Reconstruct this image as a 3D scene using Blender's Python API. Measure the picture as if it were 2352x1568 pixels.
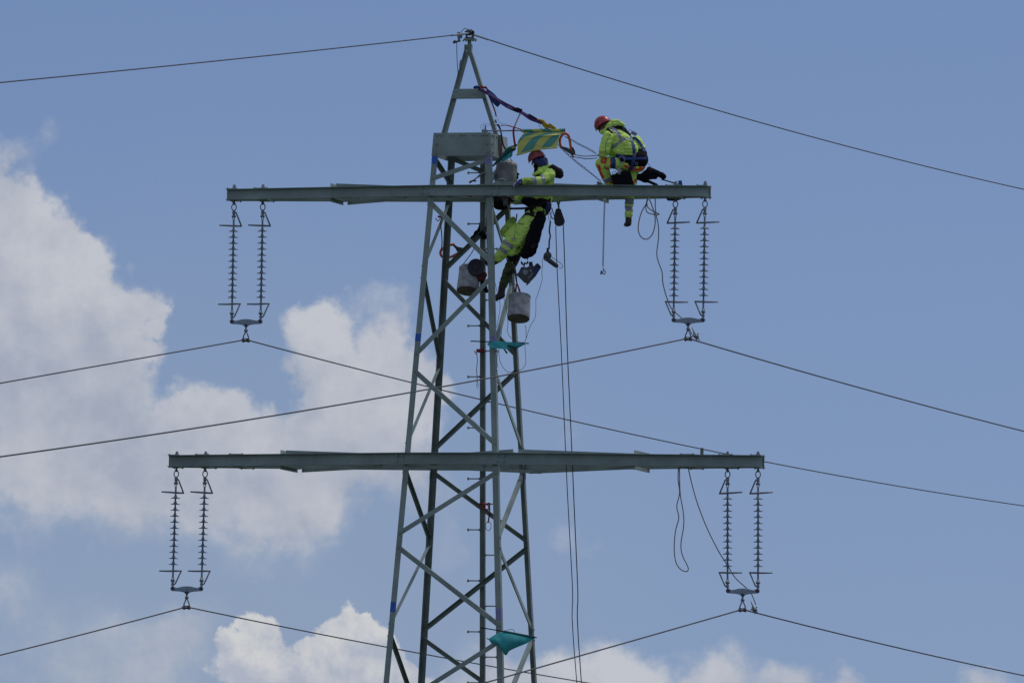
import bpy, bmesh, math, random
from mathutils import Vector, Matrix, noise
from mathutils.bvhtree import BVHTree
random.seed(7)
for o in list(bpy.data.objects):
    bpy.data.objects.remove(o)
S = bpy.context.scene
C = S.collection
R = math.radians
V = Vector

# ------------------------------------------------------------------ camera
CAMP = V((0, -170, 1.7))
TGT = V((0, 0, 13.6))
DIST = (TGT - CAMP).length
FPX = 140.0 * DIST                      # the picture is measured on a 2352 x 1568 grid, 140 per metre at the tower
ROLL = R(1.0)
_f = (TGT - CAMP).normalized()
_r0 = _f.cross(V((0, 0, 1))).normalized()
_u0 = _r0.cross(_f)
_r = _r0 * math.cos(ROLL) + _u0 * math.sin(ROLL)
_u = _u0 * math.cos(ROLL) - _r0 * math.sin(ROLL)
cam = bpy.data.cameras.new('camera')
co = bpy.data.objects.new('camera', cam)
C.objects.link(co)
co.matrix_world = Matrix(((_r.x, _u.x, -_f.x, CAMP.x), (_r.y, _u.y, -_f.y, CAMP.y), (_r.z, _u.z, -_f.z, CAMP.z), (0, 0, 0, 1)))
cam.sensor_width = 36
cam.lens = 36 * FPX / 2352
cam.clip_start = 1
cam.clip_end = 20000
S.camera = co

def ray(px, py):
    return (_f + _r * ((px - 1176) / FPX) + _u * ((784 - py) / FPX)).normalized()
def W(px, py, y=0.0):
    """point at world depth y seen at a measured spot of the photograph"""
    d = ray(px, py)
    return CAMP + d * ((y - CAMP.y) / d.y)
def pj(p):
    d = p - CAMP
    k = d.dot(_f)
    return 1176 + FPX * d.dot(_r) / k, 784 - FPX * d.dot(_u) / k
def frame(x0, y0, s):
    """measure inside an enlarged crop of the photograph"""
    def g(x, y, dep=0.0):
        return W((x0 + x / s) / 1.7415, (y0 + y / s) / 1.7415, dep)
    return g

# ------------------------------------------------------------------ light
SUN_EL, SUN_AZ = R(58), R(62)           # high, to the right and a little behind the tower, veiled by cloud
S.view_settings.view_transform = 'Standard'
S.view_settings.look = 'None'
S.view_settings.gamma = 1
S.view_settings.exposure = EXPOSURE = 0.0
sd = bpy.data.lights.new('sun', 'SUN')
sd.energy = 1.3
sd.angle = R(10)
sd.color = (1, .965, .9)
so = bpy.data.objects.new('sun', sd)
C.objects.link(so)
sdir = V((math.sin(SUN_AZ) * math.cos(SUN_EL), math.cos(SUN_AZ) * math.cos(SUN_EL), math.sin(SUN_EL)))
so.rotation_euler = sdir.to_track_quat('Z', 'Y').to_euler()
so.location = (0, -20, 40)

world = bpy.data.worlds.new('World')
S.world = world
world.use_nodes = True
nt = world.node_tree
nt.nodes.clear()
N = nt.nodes
def lk(a, b):
    nt.links.new(a, b)
def wm(op, a, b=None, c=None, clamp=False):
    n = N.new('ShaderNodeMath'); n.operation = op; n.use_clamp = clamp
    for i, v in enumerate((a, b, c)):
        if v is None: continue
        if isinstance(v, (int, float)): n.inputs[i].default_value = v
        else: lk(v, n.inputs[i])
    return n.outputs[0]
def wv(op, a, b=None, scale=None):
    n = N.new('ShaderNodeVectorMath'); n.operation = op
    for i, v in enumerate((a, b)):
        if v is None: continue
        if isinstance(v, (tuple, Vector)): n.inputs[i].default_value = v
        else: lk(v, n.inputs[i])
    if scale is not None: n.inputs['Scale'].default_value = scale
    return n
def wnoise(vec, scale, detail, rough=.55, dist=0):
    n = N.new('ShaderNodeTexNoise'); n.inputs['Scale'].default_value = scale
    n.inputs['Detail'].default_value = detail; n.inputs['Roughness'].default_value = rough
    n.inputs['Distortion'].default_value = dist
    lk(vec, n.inputs['Vector']); return n
tc = N.new('ShaderNodeTexCoord')
dirn = wv('NORMALIZE', tc.outputs['Generated']).outputs[0]
sky = N.new('ShaderNodeTexSky')
sky.sky_type = 'NISHITA'
sky.sun_disc = False
sky.sun_elevation = SUN_EL
sky.sun_rotation = SUN_AZ
sky.air_density = 1.0
sky.dust_density = 0.6
sky.ozone_density = 2.0
# the blue of the photograph's sky: look the sky model up a little higher than the true elevation
up = wv('ADD', dirn, (0, 0, .13)).outputs[0]
lk(wv('NORMALIZE', up).outputs[0], sky.inputs['Vector'])
tint = N.new('ShaderNodeMix'); tint.data_type = 'RGBA'; tint.blend_type = 'MULTIPLY'
tint.inputs['Factor'].default_value = 1
lk(sky.outputs[0], tint.inputs['A'])
tint.inputs['B'].default_value = SKYTINT = (.50, .515, .62, 1)
# cloud field: soft blobs at fixed directions, their edges torn by noise
wn = wnoise(dirn, 110, 6, .6)
wob = wv('SCALE', wv('SUBTRACT', wn.outputs['Color'], (.5, .5, .5)).outputs[0], scale=.012).outputs[0]
dw = wv('ADD', dirn, wob).outputs[0]
PXR = 1 / FPX
def blob(x, y, r, a):
    c = ray(x, y)
    d = wv('DISTANCE', dw, c).outputs['Value']
    n = N.new('ShaderNodeMapRange'); n.interpolation_type = 'SMOOTHSTEP'
    n.inputs['From Min'].default_value = 1.28 * r * PXR; n.inputs['From Max'].default_value = 0
    n.inputs['To Min'].default_value = 0; n.inputs['To Max'].default_value = a
    lk(d, n.inputs['Value'])
    return n.outputs[0]
def total(bl):
    bl = list(bl)
    t = None
    for b in bl:
        v = blob(*b)
        t = v if t is None else wm('ADD', t, v)
    return t
CLOUD = [(x, y, e / .80, *(w or (1,))) for x, y, e, *w in (
         (-40, 440, 90), (-30, 350, 78, .9), (30, 440, 70, .6), (120, 545, 75, .7), (200, 640, 70, .5), (60, 1120, 100, .8), (700, 1200, 110, .6), (20, 560, 120), (80, 640, 130), (120, 720, 150), (225, 725, 100), (295, 765, 72), (345, 765, 36), (0, 760, 170),
         (20, 990, 140), (190, 900, 130), (280, 960, 105), (390, 970, 66), (470, 955, 72), (560, 985, 70), (620, 1010, 55),
         (700, 760, 60), (770, 742, 55), (745, 850, 85), (690, 920, 55), (850, 860, 105), (900, 960, 110), (930, 850, 85), (985, 900, 70, .7), (780, 980, 120),
         (680, 1050, 110), (500, 1070, 120), (350, 1080, 115), (600, 1150, 100), (450, 1170, 85), (760, 1140, 90), (880, 1090, 85), (220, 1090, 95), (90, 1070, 85), (120, 1190, 70, .45), (420, 870, 30, .5), (1010, 860, 50, .5),
         (870, 690, 50, .34), (940, 730, 60, .4), (610, 775, 26, .5), (50, 895, 42, -.45), (550, 1250, 75, .42), (300, 1180, 85, .42), (950, 1150, 90, .3),
         (1340, 1590, 98), (1430, 1575, 90), (1530, 1575, 95), (1640, 1590, 98), (1250, 1580, 70), (1800, 1592, 62), (1930, 1594, 60), (2250, 1586, 64), (1150, 1590, 80, .8),
         (1320, 1030, 62, .36), (1350, 1195, 60, .36), (1300, 1215, 70, .2), (95, 330, 62, .22), (1500, 1170, 70, .12),
         (400, 1450, 90, .26), (120, 1560, 210, .40), (40, 1420, 130, .25), (980, 1250, 100, .25), (330, 1600, 220, .5), (430, 1500, 90, .3), (1120, 1540, 90, .5), (60, 1300, 120, .26), (1080, 1560, 120, .4), (1750, 1600, 160, .3))]
dens = total(CLOUD)
fb = wnoise(dirn, 105, 9, .6)
fbv = wm('MULTIPLY', wm('SUBTRACT', fb.outputs['Fac'], .5), 1.7)
# fields of cloud elsewhere in the sky
far = wnoise(dirn, 5, 6, .6)
away = N.new('ShaderNodeMapRange'); away.inputs['From Min'].default_value = .07; away.inputs['From Max'].default_value = .2
lk(wv('DISTANCE', dirn, _f).outputs['Value'], away.inputs['Value'])
farc = wm('MULTIPLY', wm('MULTIPLY', wm('SUBTRACT', far.outputs['Fac'], .42), 6), away.outputs[0])
gate = wm('MULTIPLY_ADD', wm('ADD', dens, farc), 5.0, .2, clamp=True)
dsum = wm('ADD', wm('ADD', dens, farc), wm('MULTIPLY', wm('MULTIPLY', fbv, .82), gate))
cov = N.new('ShaderNodeMapRange'); cov.interpolation_type = 'SMOOTHSTEP'
cov.inputs['From Min'].default_value = .14; cov.inputs['From Max'].default_value = .72
lk(dsum, cov.inputs['Value'])
sz = N.new('ShaderNodeSeparateXYZ'); lk(dirn, sz.inputs[0])
soften = N.new('ShaderNodeMapRange'); soften.inputs['From Min'].default_value = ray(1176, 1080).z; soften.inputs['From Max'].default_value = ray(1176, 900).z
soften.inputs['To Min'].default_value = 1.2; soften.inputs['To Max'].default_value = .88
lk(sz.outputs['Z'], soften.inputs['Value']); lk(soften.outputs[0], cov.inputs['From Max'])
# bodies: relief lit from the upper right, greyer folds, whiter tops
fb2 = wnoise(wv('ADD', dirn, (.0016, 0, .0026)).outputs[0], 105, 9, .6)
relief = wm('MULTIPLY', wm('SUBTRACT', fb.outputs['Fac'], fb2.outputs['Fac']), 2.3)
sn = wnoise(dw, 40, 4, .5)
fold = wm('MULTIPLY', wm('SUBTRACT', sn.outputs['Fac'], .5), 2.0)
BRIGHT = [(200, 640, 130, .8), (100, 520, 120, .7), (340, 740, 110, .8), (700, 740, 110, .9), (800, 700, 90, .6), (560, 940, 120, .7), (430, 890, 100, .5), (230, 590, 90, .5),
          (1400, 1530, 150, .7), (1560, 1520, 150, .8), (2250, 1560, 120, .4), (900, 980, 150, .6), (760, 900, 120, .5), (160, 860, 130, -.5), (250, 1000, 150, -.4), (60, 740, 120, -.3), (640, 1120, 160, -.2)]
lit = wm('ADD', wm('ADD', wm('ADD', relief, fold), .50), wm('MULTIPLY', total(BRIGHT), .45), clamp=True)
cc = N.new('ShaderNodeMix'); cc.data_type = 'RGBA'
lk(lit, cc.inputs['Factor'])
cc.inputs['A'].default_value = CL_DARK = (2.8, 3.1, 3.8, 1)
cc.inputs['B'].default_value = CL_LITE = (4.2, 4.32, 4.68, 1)
# a crisp cumulus low in front, its heads sharper and whiter than the rest
hb = wnoise(dirn, 240, 8, .6)
hb2 = wnoise(wv('ADD', dirn, (.0008, 0, .0014)).outputs[0], 240, 8, .6)
CRISP = [(609, 1475, 52, 1), (600, 1497, 56, 1), (560, 1507, 44, 1), (578, 1562, 75, 1), (783, 1442, 46, 1), (726, 1462, 38, 1), (693, 1500, 44, 1), (863, 1447, 42, 1),
         (823, 1487, 64, 1), (768, 1542, 88, 1), (896, 1507, 50, 1), (944, 1518, 38, 1), (990, 1548, 46, 1), (860, 1575, 90, 1), (680, 1585, 80, 1)]
dens3 = wm('ADD', total([(x, y, r * 1.25, a) for x, y, r, a in CRISP]), wm('MULTIPLY', wm('SUBTRACT', hb.outputs['Fac'], .5), .85))
dens3 = wm('ADD', dens3, wm('MULTIPLY', wm('SUBTRACT', fb.outputs['Fac'], .5), .6))
cov3 = N.new('ShaderNodeMapRange'); cov3.interpolation_type = 'SMOOTHSTEP'
cov3.inputs['From Min'].default_value = .20; cov3.inputs['From Max'].default_value = .62
lk(dens3, cov3.inputs['Value'])
low = N.new('ShaderNodeMapRange'); low.inputs['From Min'].default_value = ray(1176, 1590).z; low.inputs['From Max'].default_value = ray(1176, 1430).z
low.inputs['To Min'].default_value = .05; low.inputs['To Max'].default_value = .85
lk(sz.outputs['Z'], low.inputs['Value'])
lit3 = wm('ADD', low.outputs[0], wm('MULTIPLY', wm('SUBTRACT', hb.outputs['Fac'], hb2.outputs['Fac']), 3.2), clamp=True)
cc3 = N.new('ShaderNodeMix'); cc3.data_type = 'RGBA'
lk(lit3, cc3.inputs['Factor'])
cc3.inputs['A'].default_value = (3.15, 3.45, 4.15, 1)
cc3.inputs['B'].default_value = (4.6, 4.65, 4.8, 1)
# thin haze low over the horizon
sepd = N.new('ShaderNodeSeparateXYZ'); lk(dirn, sepd.inputs[0])
hz = N.new('ShaderNodeMapRange'); hz.inputs['From Min'].default_value = .105; hz.inputs['From Max'].default_value = .035
hz.inputs['To Max'].default_value = .30
lk(sepd.outputs['Z'], hz.inputs['Value'])
mixh = N.new('ShaderNodeMix'); mixh.data_type = 'RGBA'
lk(wm('ADD', hz.outputs[0], blob(450, 1560, 1150, .42), clamp=True), mixh.inputs['Factor'])
lk(tint.outputs['Result'], mixh.inputs['A'])
mixh.inputs['B'].default_value = (2.25, 2.8, 3.7, 1)
mixc = N.new('ShaderNodeMix'); mixc.data_type = 'RGBA'
lk(wm('MULTIPLY', cov.outputs[0], .93), mixc.inputs['Factor'])
lk(mixh.outputs['Result'], mixc.inputs['A'])
lk(cc.outputs['Result'], mixc.inputs['B'])
bg = N.new('ShaderNodeBackground'); bg.inputs['Strength'].default_value = .13
mix3 = N.new('ShaderNodeMix'); mix3.data_type = 'RGBA'
lk(cov3.outputs[0], mix3.inputs['Factor']); lk(mixc.outputs['Result'], mix3.inputs['A']); lk(cc3.outputs['Result'], mix3.inputs['B'])
lk(mix3.outputs['Result'], bg.inputs['Color'])
wo = N.new('ShaderNodeOutputWorld'); lk(bg.outputs[0], wo.inputs['Surface'])

# ------------------------------------------------------------------ materials
MAT = {}
def mat(name, col, rough=.6, metal=0.0, var=.18, scale=9.0, bump=0.0, col2=None, sharp=False, spec=.5, coat=0, back=False):
    m = bpy.data.materials.new(name); m.use_nodes = True
    t = m.node_tree; b = t.nodes['Principled BSDF']
    b.inputs['Roughness'].default_value = rough; b.inputs['Metallic'].default_value = metal
    b.inputs['Specular IOR Level'].default_value = spec
    if coat: b.inputs['Coat Weight'].default_value = coat
    g = t.nodes.new('ShaderNodeTexCoord')
    n = t.nodes.new('ShaderNodeTexNoise'); n.inputs['Scale'].default_value = scale; n.inputs['Detail'].default_value = 6
    n.inputs['Roughness'].default_value = .6
    t.links.new(g.outputs['Object'], n.inputs['Vector'])
    mp = t.nodes.new('ShaderNodeMapRange')
    a, z = (.52, .58) if sharp else (.3, .7)
    mp.inputs['From Min'].default_value = a; mp.inputs['From Max'].default_value = z
    t.links.new(n.outputs['Fac'], mp.inputs['Value'])
    mx = t.nodes.new('ShaderNodeMix'); mx.data_type = 'RGBA'
    c2 = col2 or tuple(c * (1 - var) for c in col)
    c1 = col if col2 else tuple(min(1, c * (1 + var)) for c in col)
    mx.inputs['A'].default_value = (*c1, 1); mx.inputs['B'].default_value = (*c2, 1)
    t.links.new(mp.outputs[0], mx.inputs['Factor'])
    t.links.new(mx.outputs['Result'], b.inputs['Base Color'])
    if bump:
        bp = t.nodes.new('ShaderNodeBump'); bp.inputs['Strength'].default_value = bump; bp.inputs['Distance'].default_value = .02
        n2 = t.nodes.new('ShaderNodeTexNoise'); n2.inputs['Scale'].default_value = scale * 3; n2.inputs['Detail'].default_value = 4
        t.links.new(g.outputs['Object'], n2.inputs['Vector'])
        t.links.new(n2.outputs['Fac'], bp.inputs['Height']); t.links.new(bp.outputs[0], b.inputs['Normal'])
    MAT[name] = m
    return m
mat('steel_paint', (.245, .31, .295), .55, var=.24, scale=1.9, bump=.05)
mat('dark_paint', (.155, .195, .182), .65, var=.3, scale=3.5, bump=.08)  # darker coat: rear legs, rear braces, climbing pole, some left braces
mat('galvanised', (.22, .25, .29), .5, .35, var=.2, scale=20)
mat('porcelain', (.17, .225, .31), .3, var=.1, scale=12)
mat('rod_blue', (.10, .125, .19), .35, var=.1, scale=12)
mat('dark_metal', (.07, .075, .085), .45, .5, var=.25, scale=25)
mat('wire', (.07, .07, .08), .6, .2, var=.15, scale=5)
mat('bright_metal', (.32, .34, .37), .3, .7, var=.2, scale=30)
mat('blue_mark', (.02, .12, .52), .6, var=.15, scale=14)
mat('violet_mark', (.30, .29, .50), .6, var=.2, scale=14, col2=(.13, .16, .36))
mat('rust_mark', (.12, .05, .03), .8)
mat('hi_vis', (.68, .95, .19), .75, scale=6, bump=.35, col2=(.55, .80, .16))
mat('hi_vis_dirty', (.42, .66, .08), .8, scale=9, bump=.35, col2=(.14, .22, .07))
mat('reflective', (.30, .31, .37), .45, var=.12, scale=20, bump=.1)
mat('orange_cloth', (.78, .10, .02), .7, var=.12, scale=12, bump=.2)
mat('dull_red', (.11, .018, .015), .8, var=.3)
mat('black_cloth', (.007, .007, .011), .9, spec=.15, var=.3, scale=12, bump=.3)
mat('dark_brown', (.022, .017, .022), .85, spec=.2, var=.3, scale=10, bump=.3)
mat('olive_cloth', (.08, .10, .035), .85, col2=(.02, .025, .015), scale=14, sharp=True, bump=.2)
mat('navy_web', (.015, .05, .22), .6, var=.2, scale=30, bump=.1)
mat('navy_cloth', (.025, .04, .16), .8, var=.25, scale=16, bump=.3)
mat('helmet_red', (.42, .035, .045), .28, var=.06, scale=14, coat=.3)
mat('helmet_worn', (.36, .035, .045), .42, col2=(.20, .06, .07), scale=16)
mat('skin', (.26, .12, .08), .55, var=.1, scale=20)
mat('hair', (.03, .022, .018), .8)
mat('boot_leather', (.028, .022, .022), .6, var=.3, scale=20, bump=.2)
mat('rubber', (.02, .02, .022), .7)
mat('bucket_paint', (.44, .47, .50), .6, col2=(.15, .16, .165), scale=9, bump=.1)
mat('bucket_base', (.14, .125, .11), .8, var=.4, scale=12)
mat('grey_wrap', (.29, .30, .31), .5, col2=(.15, .155, .155), scale=8, bump=.4)
mat('teal_cloth', (.02, .30, .32), .75, var=.22, scale=5, bump=.15)
mat('flag_yellow', (.52, .52, .12), .6, var=.12, scale=8)
mat('flag_green', (.07, .28, .23), .6, var=.12, scale=8)
mat('green_cloth', (.012, .10, .10), .8, var=.3, scale=8, bump=.3)
mat('purple_web', (.06, .02, .13), .7, var=.3, scale=30, bump=.2)
mat('red_web', (.30, .025, .03), .7, var=.25, scale=20, bump=.1)
mat('pale_web', (.55, .42, .42), .7)
mat('blue_cloth', (.02, .07, .26), .8, var=.3, scale=12, bump=.3)
mat('yellow_rope', (.55, .38, .02), .7, var=.3, scale=40, bump=.4)
mat('orange_coat', (.55, .09, .02), .45, var=.2, scale=16)
mat('rope_dark', (.045, .045, .045), .85, var=.3, scale=40)
mat('cord_tan', (.22, .18, .14), .8, var=.15, scale=30)
mat('drill_grey', (.045, .05, .058), .5, var=.2, scale=16)
mat('zinc_plate', (.27, .34, .44), .5, var=.15, scale=10)
mat('label_grey', (.28, .32, .34), .6, col2=(.15, .18, .20), scale=30)
mat('drum_dark', (.02, .025, .045), .6, col2=(.06, .03, .03), scale=14, sharp=True)
mat('grass', (.04, .06, .025), .9, col2=(.06, .07, .03), scale=.05)
mat('concrete', (.35, .34, .32), .9)

def weather(name, col, amount):
    t = MAT[name].node_tree; b = t.nodes['Principled BSDF']; src = b.inputs['Base Color'].links[0].from_socket
    g = t.nodes.new('ShaderNodeTexCoord'); mp = t.nodes.new('ShaderNodeMapping'); mp.inputs['Scale'].default_value = (14, 14, 2.2)
    t.links.new(g.outputs['Object'], mp.inputs['Vector'])
    n = t.nodes.new('ShaderNodeTexNoise'); n.inputs['Scale'].default_value = 1; n.inputs['Detail'].default_value = 5; n.inputs['Roughness'].default_value = .65
    t.links.new(mp.outputs[0], n.inputs['Vector'])
    r = t.nodes.new('ShaderNodeMapRange'); r.inputs['From Min'].default_value = .60; r.inputs['From Max'].default_value = .74; r.inputs['To Max'].default_value = amount
    t.links.new(n.outputs['Fac'], r.inputs['Value'])
    mx = t.nodes.new('ShaderNodeMix'); mx.data_type = 'RGBA'; t.links.new(r.outputs[0], mx.inputs['Factor'])
    t.links.new(src, mx.inputs['A']); mx.inputs['B'].default_value = (*col, 1); t.links.new(mx.outputs['Result'], b.inputs['Base Color'])
weather('steel_paint', (.11, .095, .075), .55); weather('dark_paint', (.07, .055, .045), .6); weather('hi_vis', (.20, .26, .06), .22); weather('bucket_paint', (.10, .09, .08), .7); weather('porcelain', (.08, .08, .08), .5)

# ------------------------------------------------------------------ mesh builder
ORG = {}
def origin_of(o):
    return ORG.get(o.name, V((0, 0, 0)))
def tag(o, label=None, cat=None, group=None, kind=None):
    if label: o['label'] = label
    if cat: o['category'] = cat
    if group: o['group'] = group
    if kind: o['kind'] = kind
    return o
def thing(name, label, cat, loc, group=None):
    o = bpy.data.objects.new(name, None); C.objects.link(o)
    o.empty_display_size = .1
    o.location = loc; ORG[o.name] = V(loc)
    return tag(o, label, cat, group)
def perp(d):
    a = V((0, 0, 1)) if abs(d.z) < .9 else V((1, 0, 0))
    x = d.cross(a).normalized()
    return x, d.cross(x).normalized()
class MB:
    def __init__(s):
        s.v = []; s.f = []; s.m = []; s.cur = 0; s.names = []
    def mt(s, name):
        if name not in s.names: s.names.append(name)
        s.cur = s.names.index(name); return s
    def add(s, vs, fs):
        b = len(s.v); s.v += [V(v) for v in vs]
        for f in fs: s.f.append([b + i for i in f]); s.m.append(s.cur)
        return s
    def box(s, c, x, y, z):
        """centre and three half-extent vectors"""
        c, x, y, z = V(c), V(x), V(y), V(z)
        vs = [c + x * i + y * j + z * k for i in (-1, 1) for j in (-1, 1) for k in (-1, 1)]
        return s.add(vs, [(0, 1, 3, 2), (4, 6, 7, 5), (0, 4, 5, 1), (2, 3, 7, 6), (0, 2, 6, 4), (1, 5, 7, 3)])
    def prism(s, prof, off):
        n = len(prof); off = V(off); prof = [V(p) for p in prof]
        vs = prof + [p + off for p in prof]
        return s.add(vs, [list(range(n))[::-1], list(range(n, 2 * n))] + [(i, (i + 1) % n, n + (i + 1) % n, n + i) for i in range(n)])
    def loft(s, rings, cap=True, closed=False):
        n = len(rings[0]); vs = [p for r in rings for p in r]; fs = []
        k = len(rings)
        for i in range(k if closed else k - 1):
            for j in range(n):
                a, b = i * n, ((i + 1) % k) * n
                fs.append((a + j, a + (j + 1) % n, b + (j + 1) % n, b + j))
        if cap and not closed:
            fs.append(tuple(range(n))[::-1]); fs.append(tuple(range((k - 1) * n, k * n)))
        return s.add(vs, fs)
    def angle(s, p0, p1, dA, dB, sA, sB, t=.008, ext=0):
        """rolled angle: corner line p0-p1, flanges towards dA and dB"""
        p0, p1 = V(p0), V(p1); d = (p1 - p0).normalized(); p0 = p0 - d * ext; p1 = p1 + d * ext
        dA = (dA - d * dA.dot(d)).normalized(); dB = (dB - d * dB.dot(d)).normalized()
        pr = [V((0, 0, 0)), dA * sA, dA * sA + dB * t, dA * t + dB * t, dA * t + dB * sB, dB * sB]
        return s.loft([[p0 + q for q in pr], [p1 + q for q in pr]])
    def channel(s, p0, p1, out, upv, h, fl, tw=.009, tf=.011):
        """C section: web on the line p0-p1 (mid height), flanges towards out"""
        p0, p1 = V(p0), V(p1)
        pr = [(0, h / 2), (fl, h / 2), (fl, h / 2 - tf), (tw, h / 2 - tf), (tw, -h / 2 + tf), (fl, -h / 2 + tf), (fl, -h / 2), (0, -h / 2)]
        return s.loft([[p + out * a + upv * b for a, b in pr] for p in (p0, p1)])
    def tube(s, pts, r, n=8, cap=True, flat=1.0):
        pts = [V(p) for p in pts]; rings = []
        rr = r if isinstance(r, (list, tuple)) else [r] * len(pts)
        x = None
        for i, p in enumerate(pts):
            d = (pts[min(i + 1, len(pts) - 1)] - pts[max(i - 1, 0)]).normalized()
            if x is None: x, _ = perp(d)
            x = (x - d * x.dot(d)).normalized(); y = d.cross(x)
            rings.append([p + (x * math.cos(2 * math.pi * k / n) + y * flat * math.sin(2 * math.pi * k / n)) * rr[i] for k in range(n)])
        return s.loft(rings, cap)
    def ring(s, c, ax1, ax2, r1, r2, rt, n=20, m=6):
        c = V(c); rings = []; nz = ax1.cross(ax2).normalized()
        for i in range(n):
            a = 2 * math.pi * i / n
            p = c + ax1 * r1 * math.cos(a) + ax2 * r2 * math.sin(a)
            d = (ax1 * r1 * math.cos(a) + ax2 * r2 * math.sin(a)).normalized()
            rings.append([p + (d * math.cos(2 * math.pi * k / m) + nz * math.sin(2 * math.pi * k / m)) * rt for k in range(m)])
        return s.loft(rings, closed=True)
    def lathe(s, prof, c, ax, n=20):
        """profile of (radius, height) along ax"""
        c = V(c); ax = ax.normalized(); x, y = perp(ax)
        return s.loft([[c + ax * h + (x * math.cos(2 * math.pi * k / n) + y * math.sin(2 * math.pi * k / n)) * max(r, .0004) for k in range(n)] for r, h in prof])
    def ell(s, c, a, b, d, nu=12, nv=8):
        c = V(c); rings = []
        for i in range(nv + 1):
            t = math.pi * i / nv; rr = max(math.sin(t), .02)
            rings.append([c + d * math.cos(t) + (a * math.cos(2 * math.pi * k / nu) + b * math.sin(2 * math.pi * k / nu)) * rr for k in range(nu)])
        return s.loft(rings)
    def bolt(s, c, ax, r=.013, h=.012):
        s.lathe([(r * 1.25, 0), (r * 1.25, h * .3), (r, h * .3), (r, h)], c, ax, 6); return s
    def grid(s, fn, nu, nv):
        vs = [fn(i / nu, j / nv) for j in range(nv + 1) for i in range(nu + 1)]
        fs = [(j * (nu + 1) + i, j * (nu + 1) + i + 1, (j + 1) * (nu + 1) + i + 1, (j + 1) * (nu + 1) + i) for j in range(nv) for i in range(nu)]
        return s.add(vs, fs)
    def build(s, name, mats=None, parent=None, org=None, smooth=False, autos=None):
        if parent is not None: o0 = origin_of(parent)
        else: o0 = V(org) if org is not None else sum(s.v, V((0, 0, 0))) / len(s.v)
        me = bpy.data.meshes.new(name)
        me.from_pydata([tuple(p - o0) for p in s.v], [], s.f)
        names = s.names or ([mats] if isinstance(mats, str) else mats)
        for m in names: me.materials.append(MAT[m])
        for p, k in zip(me.polygons, s.m): p.material_index = k
        bm = bmesh.new(); bm.from_mesh(me); bmesh.ops.recalc_face_normals(bm, faces=bm.faces); bm.to_mesh(me); bm.free()
        if smooth:
            for p in me.polygons: p.use_smooth = True
            if autos: me.set_sharp_from_angle(angle=R(autos))
        o = bpy.data.objects.new(name, me); C.objects.link(o)
        if parent is not None: o.parent = parent
        else: o.location = o0
        ORG[o.name] = o0
        return o
def copy_tree(o, parent=None):
    c = o.copy(); C.objects.link(c); ORG[c.name] = origin_of(o)
    c.parent = parent
    for ch in list(o.children): copy_tree(ch, c)
    return c
def spline(pts, n=8):
    pts = [V(p) for p in pts]
    if len(pts) < 3: return [pts[0].lerp(pts[-1], i / n) for i in range(n + 1)]
    out = []
    for i in range(len(pts) - 1):
        p0 = pts[max(i - 1, 0)]; p1 = pts[i]; p2 = pts[i + 1]; p3 = pts[min(i + 2, len(pts) - 1)]
        for k in range(n):
            t = k / n
            out.append(.5 * ((2 * p1) + (p2 - p0) * t + (2 * p0 - 5 * p1 + 4 * p2 - p3) * t * t + (3 * p1 - p0 - 3 * p2 + p3) * t ** 3))
    out.append(pts[-1]); return out

# ------------------------------------------------------------------ the ground
mb = MB(); mb.grid(lambda a, b: V(((a - .5) * 9000, (b - .35) * 9000, 0)), 60, 60)
tag(mb.build('ground', 'grass', org=V((0, 0, 0))), kind='structure')

# ------------------------------------------------------------------ the tower
TH = R(16.3)
TU = V((math.cos(TH), -math.sin(TH), 0)); TV = V((math.sin(TH), math.cos(TH), 0)); Z = V((0, 0, 1))
AX = W(1069, 960, 0); AX.z = 0
def T(a, b, z): return AX + TU * a + TV * b + Z * z
ZREF = W(1072, 478, 0).z
def HW(z): return (1.096 + .1189 * (ZREF - z)) / 2      # half width over the corners
def zat(py, sa, sb):
    z = 14.0
    for _ in range(12):
        h = HW(z); p = T(sa * h, sb * h, z); z += (pj(p)[1] - py) / 140.0
    return z
ZU = W(1072, 444.0, 0).z; ZL = W(1069, 1059.3, 0).z
tower = thing('transmission_tower', 'grey-green steel lattice pylon with two crossarms and a pointed top', 'pylon', AX)
CORN = {'A': (-1, -1), 'D': (1, -1), 'B': (-1, 1), 'E': (1, 1)}
def corner(c, z):
    sa, sb = CORN[c]; h = HW(z); return T(sa * h, sb * h, z)
ZBOX = zat(306, -1, -1); ZBOXB = zat(358.5, -1, -1)
for c, (sa, sb) in CORN.items():
    m = MB().mt('steel_paint' if sb < 0 else 'dark_paint')
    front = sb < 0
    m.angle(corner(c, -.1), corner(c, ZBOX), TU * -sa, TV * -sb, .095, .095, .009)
    # splice sleeve under each crossarm, painted height marks
    for zz in (ZU - .12, ZL - .13):
        q0 = corner(c, zz) + TU * sa * .006 + TV * sb * .006; q1 = corner(c, zz - .12) + TU * sa * .006 + TV * sb * .006
        m.angle(q0, q1, TU * -sa, TV * -sb, .098, .098, .005)
        m.bolt((q0 + q1) / 2 + TU * -sa * .045 + TV * sb * .001, TV * sb)
    if c in 'ADE':
        for py0, py1 in (((358.5, 376), (766, 783), (1381, 1404)) if c == 'A' else ((358.5, 377), (772, 784), (1395, 1421))):
            if c == 'E' and py0 < 1000: continue
            m.mt('blue_mark' if c == 'A' else 'violet_mark')
            q0 = corner(c, zat(py0, sa, sb)); q1 = corner(c, zat(py1, sa, sb)); o = TU * sa * .002 + TV * sb * .002
            m.angle(q0 + o, q1 + o, TU * -sa, TV * -sb, .091, .091, .0018)
        m.mt('steel_paint' if sb < 0 else 'dark_paint')
    m.build('leg', None, tower)
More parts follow.
